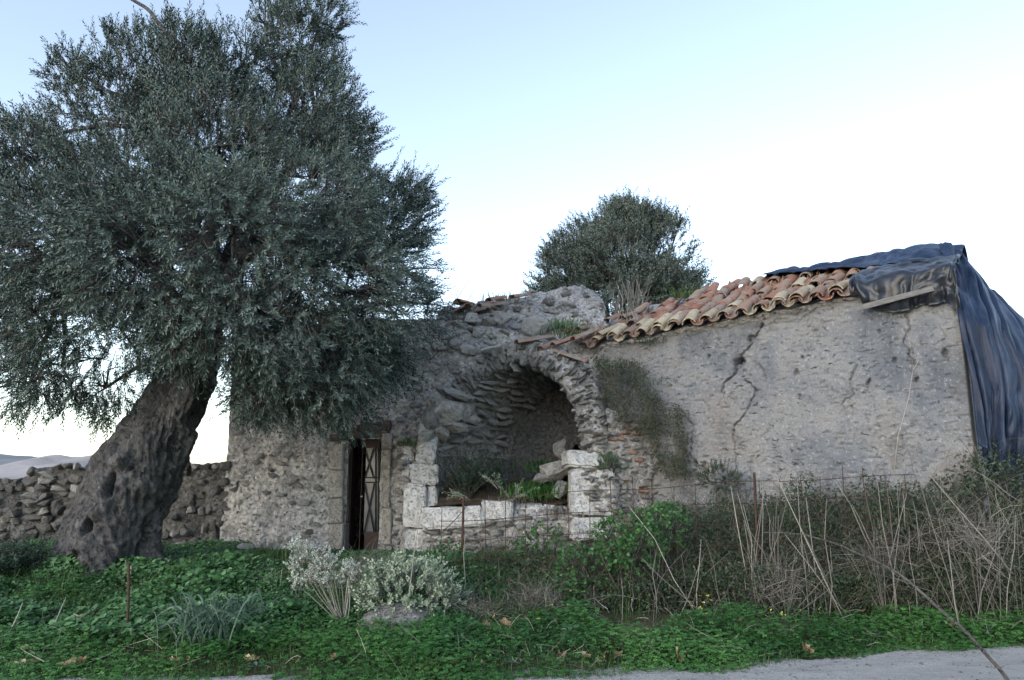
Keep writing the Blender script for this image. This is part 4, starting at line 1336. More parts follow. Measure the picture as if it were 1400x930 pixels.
# --- the old leaning olive
YT = 10.4
rows_t = [(800, 60, 214), (785, 66, 208), (760, 71, 206), (730, 79, 213), (700, 93, 226), (670, 109, 239), (640, 128, 249), (610, 146, 257), (580, 169, 267), (550, 193, 280), (520, 208, 291), (490, 217, 297), (455, 224, 302), (425, 232, 300)]
tbase = on_ground(138, 782)
olive = thing('olive_tree', 'huge old olive tree with gnarled leaning trunk left of the house', 'tree', (tbase.x, YT, tbase.z))
nr_, na_ = 300, 300
py = np.linspace(815, 425, nr_)
lft = np.interp(-py, [-r[0] for r in rows_t], [r[1] for r in rows_t]); rgt = np.interp(-py, [-r[0] for r in rows_t], [r[2] for r in rows_t])
for _ in range(6):
    lft[1:-1] = (lft[:-2] + 2 * lft[1:-1] + lft[2:]) / 4; rgt[1:-1] = (rgt[:-2] + 2 * rgt[1:-1] + rgt[2:]) / 4
cx = np.array([tuple(at((a + b) / 2, y, YT)) for a, b, y in zip(lft, rgt, py)])
rad = (rgt - lft) / 2 * pxm(YT) * .86
th = np.linspace(0, 2 * np.pi, na_, endpoint=False)
TH, RR = np.meshgrid(th, rad)
Zt = np.broadcast_to(cx[:, 2:3], TH.shape)
ca, sa = np.cos(TH), np.sin(TH)
q = np.stack([ca * 1.1, sa * 1.1, Zt * 1.0], -1)
tw = TH + Zt * .9                                     # fibres wind round the trunk
qr = np.stack([np.cos(tw) * 3.4, np.sin(tw) * 3.4, Zt * .55], -1)
qf = np.stack([np.cos(tw) * 9, np.sin(tw) * 9, Zt * 2.0], -1)
Rm = RR * (1 + .30 * fbm(np.stack([ca * 1.5, sa * 1.5, Zt * 1.5], -1) + 2, 3, 101) + .10 * (1 - 2 * np.abs(fbm(qr * .8, 3, 103))) + .04 * fbm(qf, 3, 105))
q3 = np.stack([RR * ca, RR * sa, Zt + .4 * TH], -1)
knob = fbm(q3 * 4.5, 3, 108)
Rm = Rm + .085 * knob + .02 * (1 - 3 * np.abs(fbm(q3 * 5.5 + 3, 3, 109))) + .022 * fbm(q3 * 15, 3, 110) + .02 * fbm(qf * 1.5, 3, 112)
Pt = np.stack([cx[:, 0:1] + Rm * ca, cx[:, 1:2] + Rm * sa * .88, Zt + 0 * Rm], -1)
# root flare lobes
flare = sstep(1.3, .35, Zt)
Pt[..., 0] += ca * flare * .10 * np.sin(TH * 5 + 1); Pt[..., 1] += sa * flare * .12 * np.sin(TH * 4 + .5)
# burrs and hollows
inward = np.stack([cx[:, 0:1] - Pt[..., 0], cx[:, 1:2] - Pt[..., 1], np.zeros_like(TH)], -1)
inward = unit(inward)
for (x, y, r, dp, asp) in ((148, 664, .125, .34, .65), (120, 719, .095, .26, .85), (97, 771, .10, .28, .75), (205, 660, .06, .16, .5), (218, 612, .10, .18, .5), (106, 757, .05, .10, .7), (174, 640, .04, .08, 1), (222, 605, .08, .10, .5), (180, 750, .17, .50, .42), (174, 776, .19, .50, .5), (150, 612, .06, .10, .7),
                        (215, 640, .07, -.06, 1), (186, 668, .17, -.10, 1), (200, 705, .14, -.12, .8), (135, 690, .2, -.09, .8), (110, 740, .22, -.08, 1), (160, 630, .16, -.07, 1)):
    c = np.array(tuple(at(x, y, YT - .55)))
    d = np.sqrt((Pt[..., 0] - c[0]) ** 2 / asp ** 2 + (Pt[..., 2] - c[2]) ** 2 * asp ** 2 * (1 if asp > 1 else 1 / 1.0))
    front_side = (sa < -.05)
    Pt = Pt + inward * (dp * (1 - sstep(r * .35, r, d)) * front_side)[..., None]
me = mesh_from('trunk', Pt.reshape(-1, 3), grid_faces(na_, nr_, True), None, M['bark'], True)
mobj('trunk', me, olive)
TOP = Vector(cx[-1])
LOBES = [(60, 232, 10, 92), (20, 330, 10.2, 108), (130, 165, 10.3, 82), (185, 112, 10.2, 78), (265, 112, 9.9, 80), (330, 92, 10.4, 72), (395, 70, 10.6, 68), (432, 112, 10.6, 58), (418, 175, 10.2, 88), (300, 200, 9.3, 105), (180, 240, 9.3, 105), (100, 330, 9.3, 105), (50, 430, 9.6, 92), (85, 500, 9.8, 68), (40, 525, 9.9, 42), (200, 360, 8.9, 108), (320, 320, 8.7, 108), (430, 290, 9.3, 92), (490, 290, 10.2, 70), (535, 312, 10.6, 60), (558, 370, 10.7, 52), (540, 430, 10.5, 66), (470, 400, 9.4, 98), (380, 430, 8.9, 98), (285, 440, 9.0, 82), (440, 500, 9.6, 80), (375, 518, 9.7, 60), (500, 495, 10.3, 58), (165, 450, 9.6, 76), (145, 530, 10.2, 42), (430, 553, 10.1, 34), (462, 205, 10.5, 58), (362, 32, 10.5, 42), (436, 30, 10.6, 38), (585, 415, 10.7, 30), (560, 270, 10.6, 30), (345, 540, 10.0, 32), (480, 552, 10.2, 30), (95, 95, 10.3, 34), (40, 185, 10.2, 38),
         (250, 250, 11.4, 135), (390, 240, 11.4, 120), (120, 320, 11.3, 120), (300, 390, 11.3, 110), (430, 380, 11.4, 100), (-60, 260, 10.0, 95), (-70, 400, 10.2, 95), (-20, 470, 10, 60)]
lob = [(np.array(tuple(at(x, y, Y))), r * pxm(Y)) for x, y, Y, r in LOBES]
cc = np.array(tuple(at(270, 330, 10.3)))
la, st = crown(lob, 980, 24, .078, .0160, .30, 200, cc)
la.build('crown', M['olive'], olive)
st.build('twigs', M['twig'], olive)
wood = Acc()
rs = random.Random(5)
fork = Vector(cx[-22])
mains = []
for (x, y, Y, r0) in ((170, 330, 10.0, .20), (300, 260, 10.2, .24), (400, 330, 9.8, .18), (420, 200, 10.6, .17), (90, 400, 10.0, .13), (460, 430, 10.0, .13), (230, 170, 10.3, .15), (330, 440, 9.4, .11)):
    e = at(x, y, Y)
    m = fork.lerp(e, .5) + Vector((0, 0, .25))
    Q_ = limb(wood, [fork + Vector((rs.uniform(-.15, .15), 0, -.3)), fork + Vector((rs.uniform(-.1, .1), 0, .1)), m, e], r0 + .06, .06, 16, .35, rs.randrange(99))
    mains.append(Q_)
for c, r in lob:
    best = min(mains, key=lambda Q_: min(np.linalg.norm(Q_ - c, axis=1)))
    i = int(np.argmin(np.linalg.norm(best - c, axis=1)))
    p0 = Vector(best[i]); e = Vector(c)
    limb(wood, [p0, p0.lerp(e, .5) + Vector((0, 0, .1)), e], .045, .018, 8, .2, rs.randrange(99), 6)
    for _ in range(5):
        d = Vector((rs.gauss(0, 1), rs.gauss(0, 1), rs.gauss(.3, 1))).normalized() * r * .9
        limb(wood, [e, e + d * .5 + Vector((0, 0, .05)), e + d], .018, .006, 6, .12, rs.randrange(99), 4)
wood.build('branches', M['bark'], olive)
a = Acc()
bpts = [at(262, 85, 9.6), at(245, 57, 9.5), at(232, 45, 9.5), at(222, 32, 9.5), at(206, 16, 9.5), at(190, 6, 9.5), at(172, -6, 9.5), at(130, -30, 9.5)]
limb(a, bpts, .034, .020, 22, .05, 4, 7)
limb(a, [at(222, 32, 9.5), at(230, 22, 9.47), at(238, 10, 9.45)], .016, .007, 6, .02, 6, 5)
o = a.build('bare_branch', M['bark'], olive); o['label'] = 'bare grey branch sticking out of the crown at the top'

# --- the smaller olive behind the roof
Y2 = 17.5
b2 = at(850, 560, Y2); b2.z = gz1(b2.x, b2.y)
olive2 = thing('olive_tree', 'smaller round olive tree rising behind the tile roof', 'tree', b2)
L2 = [(765, 385, 17.3, 36), (790, 350, 17.3, 42), (825, 320, 17.5, 42), (870, 315, 17.6, 42), (905, 335, 17.5, 42), (930, 370, 17.4, 38), (955, 395, 17.5, 22), (850, 360, 16.7, 58), (900, 390, 16.7, 52), (800, 395, 16.6, 46), (850, 410, 16.4, 58), (850, 350, 18.4, 75), (850, 292, 17.5, 22), (895, 298, 17.5, 20), (925, 318, 17.5, 18), (780, 405, 17, 40), (920, 410, 17, 40), (850, 440, 17.2, 80), (770, 350, 17.5, 20), (748, 400, 17.3, 22), (802, 318, 17.5, 18)]
lob2 = [(np.array(tuple(at(x, y, Y))), r * pxm(Y)) for x, y, Y, r in L2]
la, st = crown(lob2, 900, 20, .09, .024, .32, 260, np.array(tuple(at(850, 420, Y2))), .6)
la.build('crown', M['olive_far'], olive2)
st.build('twigs', M['twig'], olive2)
w2 = Acc()
fk = b2 + Vector((0, 0, 1.9))
limb(w2, [b2 - Vector((0, 0, .2)), b2 + Vector((.1, 0, 1)), fk], .28, .20, 10, .1, 3, 10)
for c, r in lob2:
    limb(w2, [fk - Vector((0, 0, .2)), fk.lerp(Vector(c), .5) + Vector((0, 0, .15)), Vector(c)], .08, .015, 9, .25, rs.randrange(99), 6)
w2.build('trunk', M['bark'], olive2)

# ------------------------------------------------------------------ rusty mesh fence
FA, FB = on_ground(604, 800), None
FY0, FY1 = 9.75, 9.0
def fence_xy(k):          # k = photo x
    Y = FY0 + (FY1 - FY0) * (k - 604) / (1250 - 604)
    return Y
fp = at(632, 820, fence_xy(632))
fence = thing('wire_fence', 'rusty square wire mesh fence standing in the weeds before the niche', 'fence', (fp.x, fp.y, gz1(fp.x, fp.y)))
def wire(pts, r, name='wire'):
    a = Acc(); a.tube(pts, r, 5); return a.build(name, M['rust'], fence)
topy = lambda x: np.interp(x, [604, 720, 850, 1040, 1250], [684, 679, 669, 658, 650])
xsw = list(np.arange(604, 1250, 28.8))
for i, x in enumerate(xsw):
    Y = fence_xy(x)
    t_ = at(x + random.uniform(-1.5, 1.5), topy(x) - random.uniform(0, 3) - (14 if random.random() < .12 else 0), Y)
    b_ = Vector((t_.x, t_.y, gz1(t_.x, t_.y) - .02))
    m_ = t_.lerp(b_, .5) + Vector((random.uniform(-.015, .015), random.uniform(-.02, .02), 0))
    wire([t_, m_, b_], .0045)
for k in range(5):
    pts = []
    for x in np.linspace(600, 1252, 30):
        p = at(x, topy(x) + k * 28 + 1.5 * math.sin(x * .03 + k) + random.uniform(-.6, .6), fence_xy(x) - .01)
        if p.z > gz1(p.x, p.y) + .02: pts.append(p)
    if len(pts) > 3: wire(pts, .0045)
for x, y0, r in ((634, 678, .016), (1031, 646, .016)):
    t_ = at(x, y0, fence_xy(x) - .03); b_ = Vector((t_.x - .02, t_.y, gz1(t_.x, t_.y) - .1))
    wire([t_, b_], r, 'post')
sp = on_ground(175, 882)
tp = at(176, 770, sp.y)
st_ = Acc(); st_.tube([sp - Vector((0, 0, .1)), sp.lerp(tp, .5), tp], .013, 6)
tag(st_.build('iron_stake', M['rust']), 'thin rusty iron stake standing alone before the olive trunk', 'stake')

# ------------------------------------------------------------------ green cover of the bank
def verge_points(n, x0, x1, d0, d1):
    x = RNG.uniform(x0, x1, n); y = road_edge(x) + RNG.uniform(d0, d1, n)
    return x, y
def in_house(x, y):
    """true where walls or the niche stand"""
    ln_ = WA.y + (x - WA.x) * wd.y / wd.x
    r = (y > 12.9) & (x > FL.x - .05)
    r |= (x > 1.3) & (x < WB.x) & (y > ln_ - .05)
    r |= (x > -1.75) & (x < 1.9) & (y > 12.0)
    r |= (x > WB.x) & (y > 9.6 + (x - WB.x) * 1.35)
    r |= (y > 13.0) & (x <= FL.x)
    return r
def drygreen(x, y):  # ragged edge
    """1 where the tangle of dry weeds takes over (right of the shrubs, behind the fence)"""
    d = y - road_edge(x)
    return sstep(.2, 1.2, x) * sstep(.75, 1.25, d - .7 * fbm(np.stack([x, y, x * 0], -1) * 1.6, 3, 71))

# low round-leaved mallow on the left bank
acc = Acc()
x, y = verge_points(105000, -8.2, 1.2, .8, 6.3)
h0 = fbm(np.stack([x, y, x * 0], -1) * 1.1, 3, 55)
keep = (~in_house(x, y)) & (drygreen(x, y) < .5) & (RNG.uniform(size=len(x)) < np.clip(.45 + 1.3 * h0 + .12 * (y - road_edge(x)) - .6 * sstep(-1.6, .6, x) * sstep(3, 1.2, y - road_edge(x)), .0, 1))
x, y, h0 = x[keep], y[keep], h0[keep]
lump = .5 + .5 * fbm(np.stack([x, y, x * 0], -1) * 2.6, 2, 57)
hh = np.clip(.06 + .22 * lump + .16 * h0, .02, .42) * RNG.uniform(.25, 1.0, len(x)) * (1 - .7 * sstep(10.6, 12.6, y) * (x > -4.2))
p = np.stack([x, y, gz(x, y) + hh], -1)
nor = unit(np.stack([RNG.normal(0, .42, len(x)), RNG.normal(-.25, .42, len(x)), np.ones(len(x))], -1))
R = RNG.uniform(.010, .026, len(x)) * (1 + .6 * (h0 > .2))
acc.rounds(p, nor, R, np.clip(.40 + .3 * fbm(p * 1.6, 2, 58) + .5 * fbm(p * np.array([.6, .6, 0]) + 9, 3, 59) + RNG.normal(0, .2, len(x)), 0, 1), .25)
tag(acc.build('mallow_cover', M['mallow']), 'dense dark green round-leaved weeds covering the left bank', 'ground cover', kind='stuff')

# bright clover nearer the road
acc = Acc()
x, y = verge_points(130000, -7.5, 8.2, -.12, 2.8)
h1 = fbm(np.stack([x, y, x * 0], -1) * 1.2, 3, 65)
d = y - road_edge(x)
dens = (1 - .75 * sstep(.2, .45, fbm(np.stack([x, y, x * 0], -1) * 1.4 + 31, 3, 61))) * np.where(x > -.6, .95 - .2 * (d > 1.5), .60 + .9 * h1 - .15 * (d > 1.8)) * sstep(-.12, .10, d + .22 * h1)
keep = (~in_house(x, y)) & (drygreen(x, y) < .65) & (RNG.uniform(size=len(x)) < dens)
x, y, h1, d = x[keep], y[keep], h1[keep], d[keep]
hh = np.clip(.03 + .12 * sstep(-.1, .6, d) * (1 + 1.2 * h1) + .05 * (x > .5) * sstep(0, .3, d), .015, .3) * RNG.uniform(.35, 1.0, len(x))
p = np.stack([x, y, gz(x, y) + hh], -1)
n = len(x)
a0 = RNG.uniform(0, 6.28, n)
nor = unit(np.stack([RNG.normal(0, .3, n), RNG.normal(-.15, .3, n), np.ones(n)], -1))
sh = np.clip(.45 + .25 * fbm(p * 2, 2, 68) + .55 * fbm(p * np.array([.7, .7, 0]) + 4, 3, 69) + RNG.normal(0, .17, n), 0, 1)
Lf = RNG.uniform(.016, .028, n)
for k in range(3):
    an = a0 + k * 2.094
    dd = np.stack([np.cos(an), np.sin(an), np.zeros(n) - .1], -1)
    dd = unit(dd - nor * (dd * nor).sum(1, keepdims=True) * .7)
    acc.leaves(p, dd, unit(np.cross(nor, dd)), Lf, Lf * 1.0, sh, .1, .68)
tag(acc.build('clover_cover', M['clover']), 'bright green clover carpeting the verge beside the road', 'ground cover', kind='stuff')

# grass
acc = Acc()
x, y = verge_points(95000, -8, 8.2, -.28, 4.6)
h2 = fbm(np.stack([x, y, x * 0], -1) * 1.5, 3, 75)
d = y - road_edge(x)
keep = (~in_house(x, y)) & (RNG.uniform(size=len(x)) < np.clip(.30 + .9 * h2 + .7 * (d < .8) * sstep(-.28, .05, d + .25 * h2) - .25 * (x > 1) * (d > .6), .04, 1))
x, y, d, h2 = x[keep], y[keep], d[keep], h2[keep]
n = len(x)
base = np.stack([x, y, gz(x, y) - .01], -1)
lean = np.stack([RNG.normal(0, .6, n), RNG.normal(-.1, .5, n), np.zeros(n)], -1)
H = RNG.uniform(.05, .16, n) * (1 + .9 * sstep(.2, 1.5, d)) * (1 + .5 * (h2 > .2))
H = H * RNG.uniform(.5, 1.3, n) * sstep(-.25, .12, d)
acc.blades(base, lean, H, RNG.uniform(.003, .006, n), np.clip(RNG.normal(.38, .22, n), 0, 1), .55)
tag(acc.build('verge_grass', M['grass']), 'short green and straw coloured grass along the verge', 'grass', kind='stuff')

# dead stems, leaf litter and taller sprigs break the carpet
acc = Acc()
x, y = verge_points(2600, -7.5, 8, .05, 4.5)
kp = ~in_house(x, y); x, y = x[kp], y[kp]
n = len(x)
p0 = np.stack([x, y, gz(x, y) + RNG.uniform(.01, .16, n)], -1)
dr = np.stack([RNG.normal(0, 1, n), RNG.normal(0, .6, n), RNG.normal(.15, .5, n)], -1)
p2_ = p0 + unit(dr) * RNG.uniform(.05, .32, n)[:, None]
acc.strands(p0, (p0 + p2_) / 2 + RNG.normal(0, .03, (n, 3)), p2_, RNG.uniform(.003, .006, n), np.clip(RNG.normal(.5, .3, n), 0, 1), 4)
tag(acc.build('stem_litter', M['dry']), 'dry stems and straw lying through the green verge', 'litter', kind='stuff')
acc = Acc()
x, y = verge_points(2200, -7.5, 8, .15, 3.2)
kp = (~in_house(x, y)) & (fbm(np.stack([x, y, x * 0], -1) * 1.2 + 50, 3, 62) > .0); x, y = x[kp], y[kp]
n = len(x)
root = np.stack([x, y, gz(x, y)], -1)
hs = RNG.uniform(.10, .30, n)
for q_ in range(12):
    fr = (q_ + 2) / 13
    an = RNG.uniform(0, 6.28, n)
    pos = root + np.stack([RNG.normal(0, .012, n), RNG.normal(0, .012, n), hs * fr], -1)
    dd_ = unit(np.stack([np.cos(an), np.sin(an), RNG.uniform(-.1, .8, n)], -1))
    Ls = RNG.uniform(.03, .07, n) * (1.25 - fr)
    acc.leaves(pos, dd_, unit(np.cross(np.array([0, 0, 1.0]), dd_)), Ls, Ls * .32, np.clip(.35 + .5 * fbm(root * 1.1, 2, 63) + RNG.normal(0, .2, n), 0, 1), .12)
tag(acc.build('verge_weeds', M['grass']), 'taller leafy weeds standing up out of the clover', 'weeds', kind='stuff')

# yellow oxalis flowers in the clover on the right
acc = Acc()
fl = []
for k in range(95):
    px_ = random.choice([random.uniform(930, 1150), random.uniform(1040, 1160), random.uniform(1240, 1400), random.uniform(560, 1000)])
    fl.append((px_, random.uniform(812, 868) - (10 if px_ > 1200 else 0)))
pts = [on_ground(a, b) for a, b in fl]
base = np.array([tuple(q) for q in pts]) + np.array([0, 0, .17]) + RNG.normal(0, .03, (len(pts), 3)) * np.array([0, 0, 1])
n = len(base)
for k in range(4):
    an = k * 1.57 + RNG.uniform(0, .6, n)
    dd = unit(np.stack([np.cos(an) * .5, np.sin(an) * .5, np.full(n, -.2)], -1) + RNG.normal(0, .3, (n, 3)))
    acc.leaves(base, dd, unit(np.cross(dd, rand_dirs(n))), .020, .014, RNG.uniform(0, 1, n), .1)
tag(acc.build('yellow_flowers', M['yellow']), 'small yellow flowers dotted through the clover verge', 'flowers', kind='stuff')

# ------------------------------------------------------------------ tangle of dry weeds behind the fence
def heap_top(px):
    return np.interp(px, [640, 700, 760, 800, 850, 880, 930, 1000, 1060, 1120, 1200, 1260, 1320, 1380, 1460], [800, 790, 770, 745, 715, 700, 690, 676, 672, 668, 652, 640, 622, 606, 600])
def heap_points(n, lo=.0, hi=1.0, px0=650, px1=1470, power=.8):
    px = px0 + (px1 - px0) * RNG.uniform(size=n) ** .85
    Yf = np.interp(px, [650, 860, 1040, 1250, 1480], [8.9, 8.7, 8.75, 8.8, 8.7])
    Yb = np.interp(px, [650, 800, 890, 1325, 1330, 1480], [11.9, 11.6, 11.9, 9.75, 9.9, 10.6]) - .1
    Y = Yf + (Yb - Yf) * RNG.uniform(size=n) ** 1.3
    t = Y / (CP)                                            # plan x from photo x near the horizon
    X_ = (px - 700) / FPX * Y * 1.0
    g = gz(X_, Y)
    # height of the heap there
    tz = EYE + (660 - heap_top(px)) / FPX * Yb
    front = sstep(0, 1.0, (Y - Yf) / np.maximum(.3, .75 * (Yb - Yf)))
    H = np.maximum(.12, (tz - g)) * (.35 + .65 * front)
    H = H * (1 + .45 * fbm(np.stack([X_ * 1.9, Y * 1.9, X_ * 0], -1), 3, 88))
    z = g + H * (lo + (hi - lo) * RNG.uniform(size=n) ** power)
    return np.stack([X_, Y, z], -1), g, H

acc = Acc()
p, g, H = heap_points(135000)
n = len(p)
k = fbm(p * 2.2, 3, 95)
p = p[k > -.22]; n = len(p)
d = unit(RNG.normal(size=(n, 3)) + np.array([0, -.4, .1]))
L = RNG.uniform(.022, .06, n)
acc.leaves(p, d, unit(np.cross(d, rand_dirs(n))), L, L * .55, np.clip(.4 + .35 * fbm(p * 2, 2, 96) + RNG.normal(0, .2, n), 0, 1), .15)
tag(acc.build('bramble_undergrowth', M['bramble']), 'dark leafy bramble undergrowth heaped against the plastered wall', 'undergrowth', kind='stuff')

acc = Acc()
p, g, H = heap_points(9000, 0, 1.0)
n = len(p)
dirn = np.stack([RNG.normal(.1, .6, n), RNG.normal(-.2, .35, n), RNG.normal(.25, .5, n)], -1)
Ls = RNG.uniform(.15, .65, n)
p2 = p + unit(dirn) * Ls[:, None]
mid = (p + p2) / 2 + RNG.normal(0, .06, (n, 3)) + np.array([0, 0, .05])
acc.strands(p, mid, p2, RNG.uniform(.0025, .006, n), np.clip(RNG.normal(.35, .3, n), 0, 1), 5)
tag(acc.build('dead_undergrowth', M['dryweed']), 'fine dark dead stems tangled through the bramble undergrowth', 'undergrowth', kind='stuff')
acc = Acc()
p, g, H = heap_points(900, 0, .5)
n = len(p); p[:, 2] = g
lean = np.stack([RNG.normal(-.12, .30, n), RNG.normal(-.1, .25, n), np.ones(n)], -1)
p2 = p + lean * (H * RNG.uniform(.55, 1.12, n))[:, None]
mid = (p + p2) / 2 + np.stack([RNG.normal(0, .06, n), RNG.normal(0, .06, n), np.zeros(n)], -1)
acc.strands(p, mid, p2, RNG.uniform(.003, .008, n), np.clip(RNG.normal(.45, .28, n), 0, 1), 5)
tag(acc.build('dry_grass', M['dry']), 'tangle of pale dry grass and stalks in the undergrowth', 'dry grass', kind='stuff')

# arching bramble canes
acc = Acc()
for k in range(150):
    p, g, H = heap_points(1, 0, .3)
    a_ = Vector(p[0]); a_.z = g[0]
    L = random.uniform(.5, 1.3)
    an = random.uniform(0, 6.28)
    b_ = a_ + Vector((math.cos(an) * L, math.sin(an) * L * .5, random.uniform(.1, .7) * float(H[0])))
    m_ = (a_ + b_) / 2 + Vector((0, 0, random.uniform(.2, .55)))
    P = [a_.lerp(m_, t).lerp(m_.lerp(b_, t), t) for t in np.linspace(0, 1, 9)]
    acc.tube(P, np.linspace(.008, .004, 9), 4, random.uniform(.2, .7), False)
tag(acc.build('bramble_canes', M['twig']), 'arching bare bramble canes in the tangle behind the fence', 'canes', kind='stuff')

# ------------------------------------------------------------------ single plants
def shoots(base, n, spread, H, nleaf, leafL, leafW, leafmat, stemmat, name, label, cat, up=1.0, tone=.5, droop=0.0, group=None, lean=(0, 0, 0), stemr=.006, leaf_from=.25):
    """plant of leafy shoots rising from one root: thing > stems, foliage"""
    t = thing(name, label, cat, base, group)
    st, la = Acc(), Acc()
    for k in range(n):
        d = Vector((random.gauss(0, spread) + lean[0], random.gauss(0, spread) + lean[1], up * random.uniform(.6, 1))).normalized()
        h = H * random.uniform(.55, 1.05)
        r0 = base + Vector((random.gauss(0, .03), random.gauss(0, .03), -.02))
        tip = r0 + d * h - Vector((0, 0, droop * h * random.random()))
        mid = r0.lerp(tip, .5) + Vector((random.gauss(0, .06 * H), random.gauss(0, .06 * H), .12 * H))
        P = [r0.lerp(mid, q).lerp(mid.lerp(tip, q), q) for q in np.linspace(0, 1, 8)]
        st.tube(P, np.linspace(stemr, stemr * .4, 8), 4, random.random(), False)
        tq = np.linspace(leaf_from, 1, nleaf)
        Pn = np.array([tuple(v) for v in P])
        ti = np.linspace(0, 1, 8)
        pos = np.stack([np.interp(tq, ti, Pn[:, c]) for c in range(3)], -1)
        tn = unit(np.gradient(pos, axis=0))
        an = np.arange(nleaf) * 2.4 + random.random() * 6
        r1 = unit(np.cross(tn, np.array([.3, .6, .7]))); r2 = np.cross(tn, r1)
        rd = r1 * np.cos(an)[:, None] + r2 * np.sin(an)[:, None]
        dd = unit(tn * .55 + rd + RNG.normal(0, .2, rd.shape))
        la.leaves(pos, dd, unit(np.cross(dd, tn + RNG.normal(0, .3, tn.shape))), leafL * RNG.uniform(.6, 1.2, nleaf), leafW * RNG.uniform(.8, 1.2, nleaf), np.clip(tone + RNG.normal(0, .22, nleaf), 0, 1), .12)
    st.build('stems', stemmat, t)
    la.build('foliage', leafmat, t)
    return t

def bush(px, py0, r_px, Y, n, leafL, leafW, leafmat, name, label, cat, squash=.8, root=None, tone=.5, nleaf=14, Lt=.16, stems=7):
    """rounded shrub: leafy twigs through an ellipsoid on a few stems"""
    c = at(px, py0, Y); r = r_px * pxm(Y)
    root = root or Vector((c.x, c.y, gz1(c.x, c.y)))
    t = thing(name, label, cat, root)
    la, st = Acc(), Acc()
    d = rand_dirs(n)
    p = np.array(tuple(c)) + d * (r * RNG.uniform(.3, 1, n) ** .5)[:, None] * np.array([1, .85, squash])
    k = fbm(p * 5, 2, int(px))
    keep = (k > -.25) & (p[:, 2] > root.z + .02)
    p, d = p[keep], d[keep]
    dirs = unit(d + np.array([0, 0, .5]) + RNG.normal(0, .3, d.shape))
    tw = np.clip(tone + .25 * fbm(p * 4, 2, 3) + RNG.normal(0, .08, len(p)), 0, 1)
    twig_cloud(la, st, p, dirs, Lt * RNG.uniform(.6, 1.2, len(p)), nleaf, leafL, leafW, tw)
    w = Acc()
    for q in range(stems):
        e = c + Vector((random.gauss(0, .4), random.gauss(0, .4), random.uniform(-.3, .5))) * r
        limb(w, [root - Vector((0, 0, .03)), root.lerp(e, .5) + Vector((0, 0, .03)), e], .010, .004, 7, .06, random.randrange(99), 5)
    w.build('stems', M['twig'], t)
    st.build('twigs', M['twig'], t)
    la.build('foliage', leafmat, t)
    return t

# round grey-green shrub in front of the sill wall, on its boulder
bush(556, 812, 62, 8.35, 520, .052, .022, M['sage'], 'sage_shrub', 'rounded grey green woolly-leaved shrub before the sill wall', 'shrub', .66, None, .5, 15, .15)
bush(610, 818, 26, 8.5, 80, .05, .021, M['sage'], 'sage_shrub', 'small grey green sprigs beside the rusty fence post', 'shrub', .8, None, .55, 14, .14, 4)
# silver shrub to its left, leaning, half bare
root = on_ground(470, 862)
t = shoots(root, 4, .12, .62, 4, .04, .015, M['silver'], M['dry'], 'silver_shrub', 'silvery white leaning shrub with bare lower stems before the doorway', 'shrub', stemr=.007, leaf_from=.8)
la, st = Acc(), Acc()
for (x, y, rr, cnt) in ((408, 748, 12, 34), (420, 762, 12, 34), (436, 772, 13, 34), (452, 768, 14, 36), (404, 775, 12, 26), (478, 782, 14, 34), (424, 790, 18, 40), (448, 792, 16, 30), (482, 782, 10, 20), (404, 800, 12, 16), (440, 756, 8, 10)):
    c = np.array(tuple(at(x, y, root.y + .1)))
    m = pxm(root.y)
    p = c + rand_dirs(cnt) * (rr * m * RNG.uniform(.2, 1, cnt))[:, None]
    dirs = unit(rand_dirs(cnt) * .7 + np.array([-.2, -.2, .7]))
    twig_cloud(la, st, p, dirs, .085 * RNG.uniform(.6, 1.3, cnt), 14, .030, .012, np.clip(RNG.normal(.6, .15, cnt), 0, 1))
    limb(st, [root, root.lerp(Vector(c), .55) + Vector((0, 0, .06)), Vector(c)], .007, .003, 8, .05, 7, 4)
la.build('foliage', M['silver'], t); st.build('twigs', M['dry'], t)
# brown dead twigs behind them, in front of the door
def twig_ball(px, py, rpx, Y, n, name, label, mat='dry', squash=.7, tone=.3, Lt=.22, w=.004):
    c = at(px, py, Y); r = rpx * pxm(Y)
    base = Vector((c.x, c.y, gz1(c.x, c.y)))
    a = Acc()
    p = np.array(tuple(c)) + rand_dirs(n) * (r * RNG.uniform(0, 1, n) ** .6)[:, None] * np.array([1, .8, squash])
    d = unit(rand_dirs(n) + np.array([0, 0, .35]))
    e = p + d * (Lt * RNG.uniform(.5, 1.4, n))[:, None]
    a.strands(p, (p + e) / 2 + RNG.normal(0, .04, (n, 3)), e, RNG.uniform(w * .6, w * 1.5, n), np.clip(RNG.normal(tone, .2, n), 0, 1), 4)
    for k in range(10):
        e_ = c + Vector((random.gauss(0, .5), random.gauss(0, .4), random.uniform(-.2, .6))) * r
        a.tube([base, base.lerp(e_, .5), e_], [.007, .006, .003], 4, .3, False)
    return tag(a.build(name, M[mat]), label, 'dead shrub')
twig_ball(510, 790, 48, 9.2, 900, 'dead_shrub', 'brown dead twiggy shrub in front of the doorway', 'dry', .6, .25)
twig_ball(650, 845, 36, 8.4, 500, 'dead_shrub', 'dead twigs at the foot of the rusty fence post', 'dry', .7, .28)
twig_ball(730, 830, 46, 8.7, 700, 'dead_shrub', 'grey brown dead twigs under the niche sill beside the brambles', 'dry', .5, .3)
twig_ball(1072, 800, 60, 8.75, 420, 'dead_shrub', 'grey tangle of fine dead twigs at the foot of the upright reeds', 'dry', .6, .38, .30, .0035)
twig_ball(1330, 745, 75, 8.75, 480, 'dead_shrub', 'wide tangle of pale grey twigs below the hanging sheet', 'dry', .8, .45, .38, .004)
twig_ball(1205, 770, 60, 8.75, 200, 'dead_shrub', 'thin grass tangle in the middle of the thicket', 'dry', .8, .3, .34, .0035)
